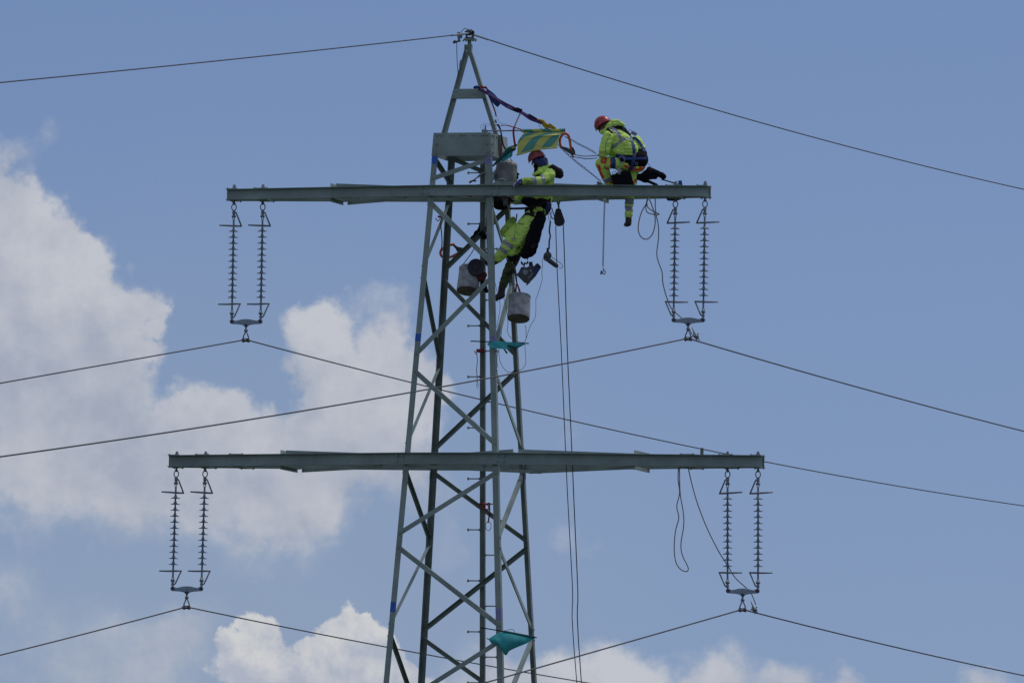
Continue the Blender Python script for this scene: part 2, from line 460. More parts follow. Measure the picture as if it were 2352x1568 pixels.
# concrete footings
for c in CORN:
    m = MB(); p = corner(c, 0); m.lathe([(.3, -.2), (.3, .25), (.24, .3)], p, Z, 20)
    m.build('footing', 'concrete', tower, smooth=True, autos=30)

FACE = {'AD': (TV, TU), 'BE': (-TV, TU), 'AB': (TU, TV), 'DE': (-TU, TV)}
def brace(c0, y0, c1, y1, size=.076, flange='up'):
    key = ''.join(sorted(c0 + c1)); key = {'AD': 'AD', 'BE': 'BE', 'AB': 'AB', 'DE': 'DE'}[key]
    inn, along = FACE[key]
    z0 = zat(y0, *CORN[c0]) if y0 < 2600 else y0 - 5000; z1 = zat(y1, *CORN[c1]) if y1 < 2600 else y1 - 5000
    p0, p1 = corner(c0, z0), corner(c1, z1)
    d = (p1 - p0).normalized()
    s = .045 / max(.2, abs(d.dot(along)))
    off = inn * .0105
    q0 = p0 + d * s * .75 + off; q1 = p1 - d * s * .75 + off
    q = inn.cross(d).normalized()
    if q.z > 0: q = -q
    half = q * (-size / 2)
    m = MB().mt('steel_paint' if key in ('AD', 'DE') else 'dark_paint')
    if key == 'AB' and z1 < z0 and c0 == 'B': m.mt('steel_paint')  # left braces: lit tops and shaded undersides put into the paint colour
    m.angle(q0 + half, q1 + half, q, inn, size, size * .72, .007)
    for p, dd in ((p0, d), (p1, -d)):
        m.bolt(p + dd * s * .9 - inn * .001, -inn, .016, .016); m.bolt(p + dd * (s * .9 + .06) + inn * .009, -inn, .013, .014)
    m.build('brace', None, tower)
brace('D', 364, 'A', 412); brace('B', 362, 'E', 419); brace('A', 363, 'B', 421); brace('E', 368, 'D', 418)
# between the crossarms
brace('A', 461, 'D', 608); brace('D', 632, 'A', 818); brace('A', 848, 'D', 1024)
brace('E', 474, 'B', 624); brace('B', 641, 'E', 822); brace('E', 848, 'B', 1036)
brace('B', 470, 'A', 616); brace('A', 632, 'B', 832); brace('B', 846, 'A', 1022)
brace('D', 468, 'E', 630); brace('E', 648, 'D', 812); brace('D', 846, 'E', 1034)
# below the lower crossarm
brace('D', 1082, 'A', 1227); brace('A', 1253, 'D', 1440); brace('D', 1468, 'A', 1645)
brace('B', 1082, 'E', 1246); brace('E', 1256, 'B', 1450); brace('B', 1464, 'E', 1658)
brace('A', 1079, 'B', 1240); brace('B', 1254, 'A', 1436); brace('A', 1456, 'B', 1650)
brace('E', 1086, 'D', 1238); brace('D', 1254, 'E', 1450); brace('E', 1466, 'D', 1640)
# down to the footings (below the picture)
zt = zat(1668, -1, -1); n = 4
zs = [zt + (0.35 - zt) * (i / n) ** .92 for i in range(n + 1)]
for i in range(n):
    a, b = zs[i] - .06 + 5000, zs[i + 1] + .06 + 5000
    for pr in (('A', 'D'), ('E', 'B'), ('B', 'A'), ('D', 'E')):
        if i % 2: pr = pr[::-1]
        brace(pr[0], a, pr[1], b, .08)

# climbing pole outside the rear face with step bolts to either side
def PC(z, da=0): return T(.065 + da, HW(z) + .035, z)
zp0 = .0
m = MB().mt('dark_paint')
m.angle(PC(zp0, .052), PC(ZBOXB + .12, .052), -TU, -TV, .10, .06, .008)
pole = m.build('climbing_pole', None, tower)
def zc(py):
    z = 14
    for _ in range(10): z += (pj(PC(z))[1] - py) / 140
    return z
for i in range(11):
    for side, py in ((-1, 397 + 117 * i), (1, 455 + 117 * i)):
        if py > 1600: continue
        z = zc(py); m = MB(); p = PC(z, side * .045) + TV * -.012
        m.tube([p, p + TU * side * .20], .0105, 8)
        m.lathe([(.011, 0), (.024, .0), (.024, .022), (.012, .026)], p + TU * side * .19, TU * side, 10)
        m.lathe([(.02, 0), (.02, .016)], p + TU * side * .004, TU * side, 6)
        m.build('step_bolt', 'steel_paint', pole)

# clad head box
zb0, zb1 = ZBOXB, ZBOX + .004
def bolts_on(m, pts, ax):
    for p in pts: m.bolt(p, ax, .019, .020)
def plate(c0, c1, out, extra=0):
    m = MB().mt('steel_paint')
    ps = []
    for z in (zb0, zb1):
        p0, p1 = corner(c0, z), corner(c1, z); d = (p1 - p0).normalized()
        ps.append((p0 - d * extra + out * .003, p1 + d * extra + out * .003))
    m.loft([[ps[0][0], ps[0][1], ps[1][1], ps[1][0]], [p + out * .007 for p in (ps[0][0], ps[0][1], ps[1][1], ps[1][0])]])
    def at(s, t): return ps[0][0].lerp(ps[0][1], s).lerp(ps[1][0].lerp(ps[1][1], s), t) + out * .007
    return m, at
m, at = plate('A', 'D', -TV, .010)
bolts_on(m, [at(s, .90) for s in (.07, .15, .31, .47, .54, .70, .86, .935)] + [at(.07, .5), at(.07, .12), at(.94, .52), at(.94, .13)], -TV)
m.mt('rust_mark')
for s, t, l in ((.735, .78, .05), (.855, .58, .05), (.86, .33, .17), (.42, .74, .07), (.47, .13, .01), (.54, .13, .01), (.30, .95, .006), (.64, .97, .006)):
    p = at(s, t); m.box(p - TV * .0006 - Z * l * .18, TU * .003, Z * l * .18, TV * .0006)
m.build('cladding_plate', None, tower)
m, at = plate('D', 'E', TU, -.004)
bolts_on(m, [at(s, .88) for s in (.06, .16, .34, .5)] + [at(.07, .5), at(.08, .13)], TU); m.build('cladding_plate', None, tower)
m, at = plate('B', 'E', TV, .010); bolts_on(m, [at(.07, .9), at(.93, .9), at(.07, .1), at(.93, .1)], TV); m.build('cladding_plate', None, tower)
m, at = plate('A', 'B', -TU, -.004); m.build('cladding_plate', None, tower)
# frame under and over the box
for c0, c1, inn in (('A', 'D', TV), ('B', 'E', -TV)):
    m = MB().mt('steel_paint'); z = zb1 - .06
    m.angle(corner(c0, z) + inn * .012, corner(c1, z) + inn * .012, inn, -Z, .06, .05, .006)
    m.build('box_frame', None, tower)

# earth-wire peak: an A-frame standing on the two side faces
def mid(s, z): return T(s * (HW(z) + .004), 0, z)
def zin(px, py, b=0): return W(px, py, b).z
ZT = W(1077, 103, 0).z; ZK = W(1077, 117, 0).z
for s in (-1, 1):
    m = MB().mt('steel_paint')
    base = mid(s, ZBOXB + .03) + TU * s * .008
    base2 = T(s * (HW(ZBOX) + .012), 0, ZBOX)
    kx = .062 * s; off = T(kx, 0, ZK) ; top = T(kx, 0, ZT)
    axc = W(1077, 110, 0); sh = V((axc.x - T(0, 0, 0).x, 0, 0))
    off += sh; top += sh
    m.angle(base2, off, -TU * s, -TV, .080, .07, .008)
    m.angle(off, top, -TU * s, -TV, .066, .06, .008)
    m.angle(base2 - TV * .04, base - TV * .04, TV, TU, .085, .06, .009) if s > 0 else None
    for k in (.12, .16): m.bolt(base2.lerp(off, k) + TV * .0, -TV)
    if s < 0:
        for k in (.83, .86): m.box(base2.lerp(off, k) - TV * .012 + TU * -.01, TU * .02, Z * .045, TV * .004)
    m.build('peak_leg', None, tower)
zc0, zc1 = W(1075, 227.5, 0).z, W(1075, 205, 0).z
def peakx(s, z):
    k = (z - ZBOX) / (ZK - ZBOX); a = T(s * (HW(ZBOX) + .012), 0, ZBOX); b = T(.062 * s, 0, ZK) + sh
    return a.lerp(b, k)
m = MB().mt('steel_paint')
q = [peakx(-1, zc0), peakx(1, zc0), peakx(1, zc1), peakx(-1, zc1)]
q = [p - TV * .063 for p in q]
m.loft([q, [p - TV * .007 for p in q]])
m.loft([[q[0], q[1], q[1] + Z * .007, q[0] + Z * .007], [p + TV * .05 for p in (q[0], q[1], q[1] + Z * .007, q[0] + Z * .007)]])
for i, (s, t) in enumerate(((.06, .2), (.09, .75), (.94, .25), (.62, .5), (.72, .5))):
    m.bolt(q[0].lerp(q[1], s).lerp(q[3].lerp(q[2], s), t) - TV * .007, -TV, .014)
pa = q[0].lerp(q[1], .66) + Z * .075 - TV * .012
m.box(pa, TU * .03, Z * .006, TV * .005)
m.build('peak_crossbar', None, tower)
# post and saddle on the very top
F3 = frame(1780, 90, 7.84)
m = MB().mt('steel_paint')
def fb_(x, y, d=0): return F3(x, y, d)
m.box(fb_(765, 690), TU * .032, Z * .125, TV * .006)
m.box(fb_(765, 690) + TV * .03, TU * .006, Z * .125, TV * .03)
m.box(fb_(790, 545), TU * .105, Z * .012, TV * .05)
m.box(fb_(790, 520), TU * .09, Z * .008, TV * .045)
for x in (570, 660, 880, 960): m.bolt(fb_(x, 565, -.03), -Z, .014, .02)
m.build('peak_post', None, tower)

# crossarms
def arm(zc_, a0, a1, h, strut, sc, inner):
    hb = h / 2; hw = HW(zc_) + .001
    for sb in (-1, 1):
        m = MB().mt('steel_paint')
        tip = .072
        pts = [T(a0, sb * tip, zc_), T(-hw, sb * hw, zc_), T(hw, sb * hw, zc_), T(a1, sb * tip, zc_)]
        out = TV * sb
        prof = [(0, hb), (.078, hb), (.078, hb - .010), (.009, hb - .014), (.009, -hb + .014), (.078, -hb + .010), (.078, -hb), (0, -hb)]
        m.loft([[p + out * x + Z * y for x, y in prof] for p in pts])
        for sa in (-1, 1):
            for dx in (-.105, 0.0):
                for dz in (-.042, .042):
                    m.bolt(T(sa * hw + (.012 if sa > 0 else -.02) + dx + (.09 if sa > 0 else 0), sb * (hw + .009), zc_ + dz), out, .019, .020)
        m.build('crossarm_beam', None, tower)
    # tie plates near the tips, with small bolts
    def w_at(a):
        if abs(a) <= hw: return hw
        t = (abs(a) - hw) / (abs(a1 if a > 0 else a0) - hw); return hw + (.072 - hw) * t
    for s, at_ in ((-1, a0), (1, a1)):
        for da in (.10, .60) + ((1.22,) if sc else ()):
            a = at_ - s * da
            w = w_at(a) + .066
            L = .12 if da > .2 else .085
            ca = a + (.02 if da > .2 else -s * .0)
            for sz in (-1, 1):
                m = MB().mt('steel_paint')
                m.box(T(ca, 0, zc_ + sz * (hb + .005)), TU * L, TV * w, Z * .0045)
                for k in (-.85, .85):
                    for j in (-.9, .9): m.bolt(T(ca + k * L, j * w, zc_ + sz * (hb + .0095)), Z * sz, .012, .012)
                m.build('tie_plate', None, tower)
    # plan bracing: angles lying on and under the beams
    def pan(name, aA, bA, aB, bB, sz, s=.055):
        m = MB().mt('steel_paint')
        p0 = T(aA, bA * w_at(aA), zc_ + sz * (hb + .003)); p1 = T(aB, bB * w_at(aB), zc_ + sz * (hb + .003))
        d = (p1 - p0).normalized(); q_ = Z.cross(d)
        if q_.dot(TV) < 0: q_ = -q_
        m.angle(p0, p1, Z * sz, q_, s, s, .006, ext=.05)
        m.build('plan_brace', None, tower)
    for sz in (-1, 1):
        pan('s', -strut, -1, -strut, 1, sz, .06); pan('s', strut, -1, strut, 1, sz, .06)
    pan('d', -strut + .14, -1, -hw - .12, 1, 1); pan('d', -strut + .12, 1, -hw - .42, -1, -1)
    pan('d', strut - .1, 1, hw + .1 + inner, -1, 1); pan('d', strut - .1, -1, hw + .12, 1, -1)
    pan('d', -hw + .05, 1, hw + .22, -1, 1); pan('d', -hw + .1, -1, hw + .25, 1, -1)
arm(ZU, -4.156, 4.086, .178, 2.28, 0, .0)
arm(ZL, -5.075, 5.062, .192, 3.02, 1, .28)

# ------------------------------------------------------------------ insulator strings
def make_string():
    root = thing('insulator_string', 'x', 'insulator', (0, 0, 0), 'rod insulators hanging in pairs from the crossarm ends')
    X, Y = V((1, 0, 0)), V((0, 1, 0)); D = -Z
    m = MB(); m.tube([V((0, 0, .27)), V((0, 0, -.045))], .017, 10)
    m.lathe([(.034, 0), (.034, .03), (.024, .034), (.024, .058), (.012, .062)], V((0, 0, .202)), Z, 8)
    m.ell(V((0, 0, -.045)), X * .026, Y * .026, Z * .026); m.build('eye_bolt', 'galvanised', root, smooth=True, autos=35)
    m = MB(); m.ring(V((0, 0, -.104)), X, Z, .040, .055, .0095); m.build('ring_link', 'galvanised', root, smooth=True)
    m = MB(); m.ell(V((0, 0, -.178)), X * .03, Y * .02, Z * .024); m.lathe([(.022, 0), (.028, .03), (.022, .06), (.014, .075)], V((0, 0, -.17)), D, 12)
    m.ell(V((0, 0, -.257)), X * .041, Y * .03, Z * .024)
    m.ring(V((0, 0, -.292)), X, Z, .017, .026, .008); m.tube([V((0, 0, -.31)), V((0, 0, -.46))], .0155, 10)
    m.build('cap_fitting', 'galvanised', root, smooth=True, autos=40)
    m = MB(); m.tube([V((-.135, -.03, -.416)), V((0, -.03, -.412)), V((.10, -.03, -.407)), V((.255, -.03, -.400))], [.0135, .0165, .015, .0115], 8)
    horn = m.build('arcing_horn', 'galvanised', root, smooth=True)
    m = MB(); m.tube([V((-.01, .0, -.188)), V((-.036, -.012, -.195)), V((-.125, -.03, -.412))], .0125, 8)
    m.build('horn_stay', 'galvanised', horn, smooth=True)
    m = MB(); m.tube([V((0, 0, -.44)), V((0, 0, -1.66))], .0135, 12); m.build('core_rod', 'rod_blue', root, smooth=True)
    for i in range(12):
        m = MB(); m.lathe([(.0155, -.058), (.0215, -.034), (.033, -.016), (.055, -.008), (.0785, -.003), (.0785, .0045), (.05, .006), (.014, .005)], V((0, 0, -.504 - i * .0996)), D, 24)
        m.build('shed', 'porcelain', root, smooth=True, autos=50)
    m = MB(); m.tube([V((0, 0, -1.62)), V((0, 0, -1.815))], .0155, 10); m.ring(V((0, 0, -1.832)), X, Z, .017, .024, .008)
    m.ell(V((0, 0, -1.865)), X * .040, Y * .03, Z * .026); m.lathe([(.018, 0), (.026, .03), (.022, .06)], V((0, 0, -1.89)), D, 12)
    m.ring(V((0, 0, -1.965)), Y, Z, .02, .03, .009)
    m.build('end_fitting', 'galvanised', root, smooth=True, autos=40)
    m = MB(); m.tube([V((-.14, -.03, -1.700)), V((0, -.03, -1.706)), V((.10, -.03, -1.709)), V((.25, -.03, -1.708))], [.0135, .0155, .0145, .0115], 8)
    horn = m.build('arcing_horn', 'galvanised', root, smooth=True)
    m = MB(); m.tube([V((-.02, 0, -1.93)), V((-.04, -.015, -1.915)), V((-.128, -.03, -1.712))], .0125, 8); m.build('horn_stay', 'galvanised', horn, smooth=True)
    return root
def make_yoke():
    root = thing('yoke_plate', 'x', 'yoke plate', (0, 0, 0), 'yoke plates joining each pair of insulators')
    X, Y = V((1, 0, 0)), V((0, 1, 0))
    prof = []
    def arc(cx, cz, r, a0, a1, n=7):
        for i in range(n + 1):
            a = R(a0 + (a1 - a0) * i / n); prof.append(V((cx + r * math.cos(a), -.009, cz + r * math.sin(a))))
    arc(.245, 0, .040, -80, 130); 
    for x, z in ((.19, .012), (.13, .022), (.07, .036), (0, .041), (-.07, .036), (-.13, .022), (-.19, .012)): prof.append(V((x, -.009, z)))
    arc(-.245, 0, .040, 50, 260)
    for x, z in ((-.12, -.048), (-.05, -.062)): prof.append(V((x, -.009, z)))
    arc(0, -.07, .030, 200, 340, 4)
    for x, z in ((.05, -.062), (.12, -.048)): prof.append(V((x, -.009, z)))
    m = MB(); m.prism(prof, V((0, .018, 0)))
    m.build('plate', 'zinc_plate', root)
    for x, z in ((-.245, 0), (.245, 0), (0, -.066)):
        m = MB(); m.lathe([(.019, -.02), (.019, .04), ], V((x, -.01, z)), Y, 12); m.lathe([(.026, 0), (.026, .012)], V((x, -.024, z)), Y, 6); m.build('pin', 'dark_metal', root)
    m = MB(); m.tube([V((0, 0, -.075)), V((0, 0, -.13))], .016, 8); m.ell(V((0, 0, -.148)), X * .034, Y * .025, Z * .032)
    for s in (-1, 1): m.tube([V((s * .006, 0, -.165)), V((s * .022, 0, -.20)), V((s * .044, 0, -.25)), V((s * .045, 0, -.292))], .0115, 8)
    m.build('clevis_link', 'galvanised', root, smooth=True)
    m = MB(); ax = V((.28, .96, 0)).normalized()
    m.box(V((0, 0, -.300)), X * .048, Y * .05, Z * .018); m.ell(V((0, 0, -.312)), X * .062, ax * .11, Z * .024)
    for s in (-1, 1): m.tube([V((s * .046, -.03, -.285)), V((s * .044, -.03, -.345))], .012, 6); m.tube([V((s * .046, .03, -.285)), V((s * .044, .03, -.345))], .012, 6)
    m.build('suspension_clamp', 'dark_metal', root, smooth=True, autos=40)
    return root
proto_s, proto_y = make_string(), make_yoke()
first = {'s': True, 'y': True}
TILT = {}
def place(kind, loc, rz, tilt, label):
    p = proto_s if kind == 's' else proto_y
    o = p if first[kind] else copy_tree(p); first[kind] = False
    o.location = loc
    o.rotation_euler = (Matrix.Rotation(tilt, 3, TV) @ Matrix.Rotation(rz, 3, 'Z')).to_euler()
    o['label'] = label; return o
CL = {}
for key, zc_, h, aa, tilt, flip, txt in (
        ('UL', ZU, .178, (-4.055, -3.556), .0, 1, ('outermost insulator string at the left end of the upper crossarm', 'inner insulator string of the left pair under the upper crossarm')),
        ('UR', ZU, .178, (3.512, 4.012), -.0, 0, ('inner insulator string of the right pair under the upper crossarm, beside the tan rope loop', 'outermost insulator string at the right end of the upper crossarm')),
        ('LL', ZL, .192, (-4.965, -4.465), .014, 1, ('outermost insulator string at the left end of the lower crossarm', 'inner insulator string of the left pair under the lower crossarm')),
        ('LR', ZL, .192, (4.465, 4.978), -.016, 0, ('inner insulator string of the right pair under the lower crossarm, crossed by a cable', 'outermost insulator string at the right end of the lower crossarm'))):
    zb = zc_ - h / 2 - .009
    base = []
    for a, l in zip(aa, txt):
        p = T(a, 0, zb)
        place('s', p, -TH + (math.pi if flip else 0), tilt, l)
        base.append(p + Matrix.Rotation(tilt, 3, TV) @ V((0, 0, -1.998)))
    yb = (base[0] + base[1]) / 2
    side = {'UL': 'upper left', 'UR': 'upper right', 'LL': 'lower left', 'LR': 'lower right'}[key]
    place('y', yb, -TH, 0, 'blue-grey yoke plate with suspension clamp holding the %s conductor' % side)
    CL[key] = yb + Z * -.300

# ------------------------------------------------------------------ conductors
def on_plane(px, py, p0):
    """distance along the line direction and height, in the vertical plane of a wire"""
    d = ray(px, py); n = V((TV.y, -TV.x, 0)); t = (p0 - CAMP).dot(n) / d.dot(n); q = CAMP + d * t
    return (q - p0).dot(TV), q.z
def span(p0, pts, L, n=90):
    (s1, z1), (s2, z2) = [on_plane(x, y, p0) for x, y in pts]
    # z = z0 + a s + b s^2 through both points
    d1, d2 = z1 - p0.z, z2 - p0.z
    b = (d1 / s1 - d2 / s2) / (s1 - s2); b = max(b, 0); a = d2 / s2 - b * s2
    sg = 1 if s2 > 0 else -1
    out = []
    for i in range(n + 1):
        s = sg * L * (i / n) ** 1.6
        zz = a * s + b * s * s
        out.append(p0 + TV * s + Z * zz)
    return out
def conductor(name, p0, left, right, r, label, cat='power line', L=70):
    lp = span(p0, left, L); rp = span(p0, right, L)
    m = MB(); m.tube(lp[::-1] + rp[1:], r, 6)
    o = m.build(name, 'wire', org=p0, smooth=True)
    tag(o, label, cat, 'wires strung through the tower'); return lp, rp
conductor('conductor_wire', CL['UL'], ((250.6, 834.7), (0, 879.8)), ((944.6, 878.1), (2352, 1161)), .0112, 'wire through the clamp below the left end of the upper crossarm')
conductor('conductor_wire', CL['UR'], ((943.8, 900.7), (0, 1048.5)), ((1985, 893), (2352, 990)), .0118, 'wire through the clamp below the right end of the upper crossarm')
conductor('conductor_wire', CL['LL'], ((208.8, 1451), (0, 1503.7)), ((885.3, 1484.5), (1251.8, 1550.7)), .0112, 'wire through the clamp below the left end of the lower crossarm')
conductor('conductor_wire', CL['LR'], ((1336.4, 1503.8), (1176, 1549.4)), ((2030, 1479), (2352, 1550.5)), .0118, 'wire through the clamp below the right end of the lower crossarm')
pe = F3(760, 345)
lp, rp = conductor('earth_wire', pe, ((520, 138), (0, 190)), ((1320.7, 155), (2352, 435)), .0105, 'thin wire running over the very top of the tower', 'earth wire')
# armour rods and saddle
def near(pts, x):
    return min(pts, key=lambda p: abs(pj(p)[0] - x))
sad = thing('wire_saddle', 'clamp and saddle holding the wire on the pylon tip', 'clamp', pe)
def sub(pts, x0, x1, n=14):
    dense = spline(pts[:50], 6); xs = [p for p in dense if min(x0, x1) <= pj(p)[0] <= max(x0, x1)]
    return xs
for pts, x0, x1 in ((lp, 1036, 1076), (rp, 1078, 1122)):
    m = MB(); m.tube(sub(pts, x0, x1), .0165, 8); m.build('armour_rod', 'galvanised', sad, smooth=True)
m = MB()
m.ell(F3(770, 330), TU * .05, TV * .05, Z * .038); m.ell(F3(780, 280), TU * .036, TV * .04, Z * .022)
for x in (705, 745, 790, 825): m.ring(F3(x, 320), TV, Z, .045, .045, .008)
m.ell(F3(650, 290), TU * .018, TV * .02, Z * .012); m.ell(F3(820, 240), TU * .014, TV * .016, Z * .014)
m.build('saddle', 'dark_metal', sad, smooth=True)
for x0, y0, x1, y1 in ((668, 370, 665, 515), (880, 270, 865, 515)):
    m = MB(); m.tube([F3(x0, y0), F3((x0 + x1) / 2 + 10, (y0 + y1) / 2), F3(x1, y1)], [.018, .016, .024], 8); m.build('upright', 'dark_metal', sad)
m = MB(); m.tube(spline([F3(880, 360, -.04), F3(915, 340, -.04), F3(890, 270, -.04), F3(850, 280, -.04), F3(835, 340, -.04)], 5), .008, 6); m.build('keeper', 'dark_metal', sad, smooth=True)
# grounding clamp with its lead on the left of the tip
gc = thing('grounding_clamp', 'screw clamp with a rounded handle hung on the wire left of the pylon tip', 'clamp', F3(440, 400))
m = MB(); m.tube(spline([F3(400, 350, -.03), F3(440, 330, -.03), F3(500, 370, -.03), F3(510, 440, -.03), F3(480, 500, -.03)], 5), [.02] * 21, 8)
m.tube([F3(400, 380, -.03), F3(430, 500, -.03), F3(455, 610, -.03)], [.02, .018, .022], 8); m.tube([F3(440, 370, -.03), F3(470, 500, -.03)], .022, 8)
m.build('jaw', 'galvanised', gc, smooth=True)
m = MB(); m.tube([F3(470, 595, -.03), F3(380, 600, -.03), F3(330, 620, -.03), F3(270, 625, -.03), F3(250, 610, -.03)], [.012, .014, .02, .024, .014], 10)
m.tube([F3(300, 620, -.03), F3(305, 560, -.03)], [.018, .012], 8); m.build('handle', 'dark_metal', gc, smooth=True)
m = MB(); m.tube(spline([F3(490, 340, -.03), F3(560, 240, -.03), F3(640, 190, -.03), F3(700, 225, -.03), F3(740, 240, -.03)], 6), .0055, 6); m.build('lead', 'rope_dark', gc, smooth=True)
F1 = frame(1600, 80, 2.24)
m = MB(); m.tube(spline([F3(372, 620, -.03), F3(370, 900, -.03), F3(380, 1200, -.03), F3(400, 1500, -.05), F1(520, 492, -.06)], 6), .0065, 6); m.build('lead', 'rope_dark', gc, smooth=True)

# ------------------------------------------------------------------ soft bodies: overlapping limbs fused into one skin
def cap(p0, r0, p1, r1): return ('c', V(p0), r0, V(p1), r1)
def blo(c, a, b, d): return ('e', V(c), V(a), V(b), V(d))
def soft(name, prims, mats, parent=None, org=None, vox=.011, smooth=6, wr=.0, fr=14, paint=None, stretch=(1, 1, 1), solid=True):
    m = MB()
    for q in prims:
        if q[0] == 'c':
            _, p0, r0, p1, r1 = q
            d = (p1 - p0); L = d.length; d = d / max(L, 1e-6); x, y = perp(d); rings = []
            prof = [(-math.cos(t) * r0, math.sin(t) * r0) for t in [math.pi / 2 * k / 4 for k in range(5)]] + [(L + math.sin(t) * r1, math.cos(t) * r1) for t in [math.pi / 2 * k / 4 for k in range(5)]]
            for h, rr in prof:
                rr = max(rr, .0008)
                rings.append([p0 + d * h + (x * math.cos(2 * math.pi * k / 14) + y * math.sin(2 * math.pi * k / 14)) * rr for k in range(14)])
            m.loft(rings)
        else:
            m.ell(q[1], q[2], q[3], q[4], 16, 10)
    o = m.build(name, mats[0], parent, org)
    md = o.modifiers.new('r', 'REMESH'); md.mode = 'VOXEL'; md.voxel_size = vox
    if smooth:
        sm = o.modifiers.new('s', 'SMOOTH'); sm.iterations = smooth; sm.factor = .5
    dg = bpy.context.evaluated_depsgraph_get()
    me = bpy.data.meshes.new_from_object(o.evaluated_get(dg))
    o.modifiers.clear(); old = o.data; o.data = me; bpy.data.meshes.remove(old); me.name = name
    me.materials.clear()
    for k in mats: me.materials.append(MAT[k])
    o0 = origin_of(o)
    if wr:
        ns = [v.normal.copy() for v in me.vertices]
        for v, n_ in zip(me.vertices, ns):
            p = v.co + o0; q = V((p.x * stretch[0], p.y * stretch[1], p.z * stretch[2])) * fr
            f = 1 - 2 * abs(noise.noise(q + noise.noise_vector(q * .6) * .8)); g = noise.noise(q * 2.3)
            v.co += n_ * wr * (f - .55 + .45 * g)
    for p in me.polygons:
        p.use_smooth = True
        if paint:
            k = paint(p.center + o0, p.normal); p.material_index = k
        else: p.material_index = 0
    me.update()
    return o
def inpoly(x, y, poly):
    c = False; j = len(poly) - 1
    for i in range(len(poly)):
        xi, yi = poly[i]; xj, yj = poly[j]
        if (yi > y) != (yj > y) and x < (xj - xi) * (y - yi) / (yj - yi) + xi: c = not c
        j = i
    return c
def panels(fr0, plist, default=0, both=False):
    """sewn-on panels: outlines measured on the camera side of the garment, front faces only"""
    x0, y0, s = fr0; conv = []
    for idx, poly in plist: conv.append((idx, [((x0 + x / s) / 1.7415, (y0 + y / s) / 1.7415) for x, y in poly]))
    def f(p, n_):
        if n_.y > .35 and not both: return default
        x, y = pj(p)
        for idx, poly in conv:
            if inpoly(x, y, poly): return idx
        return default
    return f
def tree_of(*obs):
    vs = []; fs = []
    for o in obs:
        b = len(vs); o0 = origin_of(o); vs += [v.co + o0 for v in o.data.vertices]
        fs += [[b + i for i in p.vertices] for p in o.data.polygons]
    return BVHTree.FromPolygons(vs, fs)
def drape(name, m_, tree, fr0, path, width, parent, lift=.004, n=7, th=.004):
    """a strap laid over the surface of a garment"""
    x0, y0, s = fr0
    pts = [V((x, y, 0)) for x, y in path]; pts = spline(pts, n)
    rows = []
    for i, p in enumerate(pts):
        d = (pts[min(i + 1, len(pts) - 1)] - pts[max(i - 1, 0)]).normalized(); q = V((-d.y, d.x, 0)) * width / 2
        row = []
        for k in (-1, -.33, .33, 1):
            a = p + q * k; r_ = ray((x0 + a.x / s) / 1.7415, (y0 + a.y / s) / 1.7415)
            hit = tree.ray_cast(CAMP, r_)
            if hit[0] is None: row.append(None)
            else: row.append(hit[0] - r_ * lift)
        rows.append((row, ))
    last = None; clean = []
    for (row,) in rows:
        good = [r for r in row if r is not None]
        if not good:
            continue
        row = [r if r is not None else min(good, key=lambda g: abs(row.index(r) - 0)) for r in row]
        clean.append(row)
    if len(clean) < 2: return None
    m = MB(); nn = 4
    back = [[p + V((0, th, 0)) for p in r] for r in clean]
    rings = [r + b[::-1] for r, b in zip(clean, back)]
    m.loft(rings)
    return m.build(name, m_, parent, smooth=True, autos=50)

def hand_prims(w, d, nrm, side, curl=.5, sc=1.0):
    """wrist, direction of the fingers, palm normal, direction the thumb leaves towards, bend of the fingers"""
    d = d.normalized(); nrm = (nrm - d * nrm.dot(d)).normalized(); side = (side - d * side.dot(d) - nrm * side.dot(nrm)).normalized()
    out = [cap(w, .026 * sc, w + d * .035 * sc, .030 * sc)]
    for k in (-.9, -.3, .3, .9): out.append(cap(w + d * .02 * sc + side * .022 * k * sc, .017 * sc, w + d * .088 * sc + side * .031 * k * sc, .0135 * sc))
    for k, L in ((-.95, .060), (-.32, .076), (.32, .082), (.95, .072)):
        b = w + d * .090 * sc + side * .033 * k * sc; dd = (d + side * .10 * k).normalized(); r = .0105 * sc
        seg = L * sc / 2.6; p = b
        for j, f in enumerate((1.15, .85, .65)):
            a = curl * (j + .7) * .75
            v_ = dd * math.cos(a) + nrm * math.sin(a); q = p + v_ * seg * f
            out.append(cap(p, r, q, r * .88)); p = q; r *= .88
    b = w + d * .030 * sc + side * .030 * sc; q = b + (side * .75 + d * .6 + nrm * .35).normalized() * .042 * sc
    out += [cap(b, .016 * sc, q, .0125 * sc), cap(q, .0125 * sc, q + (d * .85 + side * .25 + nrm * .5).normalized() * .032 * sc, .0105 * sc)]
    return out
def head_prims(c, f, u, rt):
    return [blo(c + u * .018 - f * .012, rt * .074, f * .095, u * .095), blo(c + f * .030 - u * .055, rt * .054, f * .058, u * .052),
            cap(c + f * .088 + u * .012, .011, c + f * .108 - u * .026, .014), cap(c + f * .075 + u * .028 - rt * .03, .013, c + f * .075 + u * .028 + rt * .03, .013),
            blo(c + f * .083 - u * .058, rt * .022, f * .014, u * .012), blo(c + f * .076 - u * .088, rt * .02, f * .018, u * .016),
            blo(c + f * .058 - u * .02 - rt * .035, rt * .022, f * .022, u * .02), blo(c + f * .058 - u * .02 + rt * .035, rt * .022, f * .022, u * .02),
            blo(c + rt * .076 - u * .015 - f * .01, rt * .010, f * .018, u * .03), blo(c - rt * .076 - u * .015 - f * .01, rt * .010, f * .018, u * .03)]
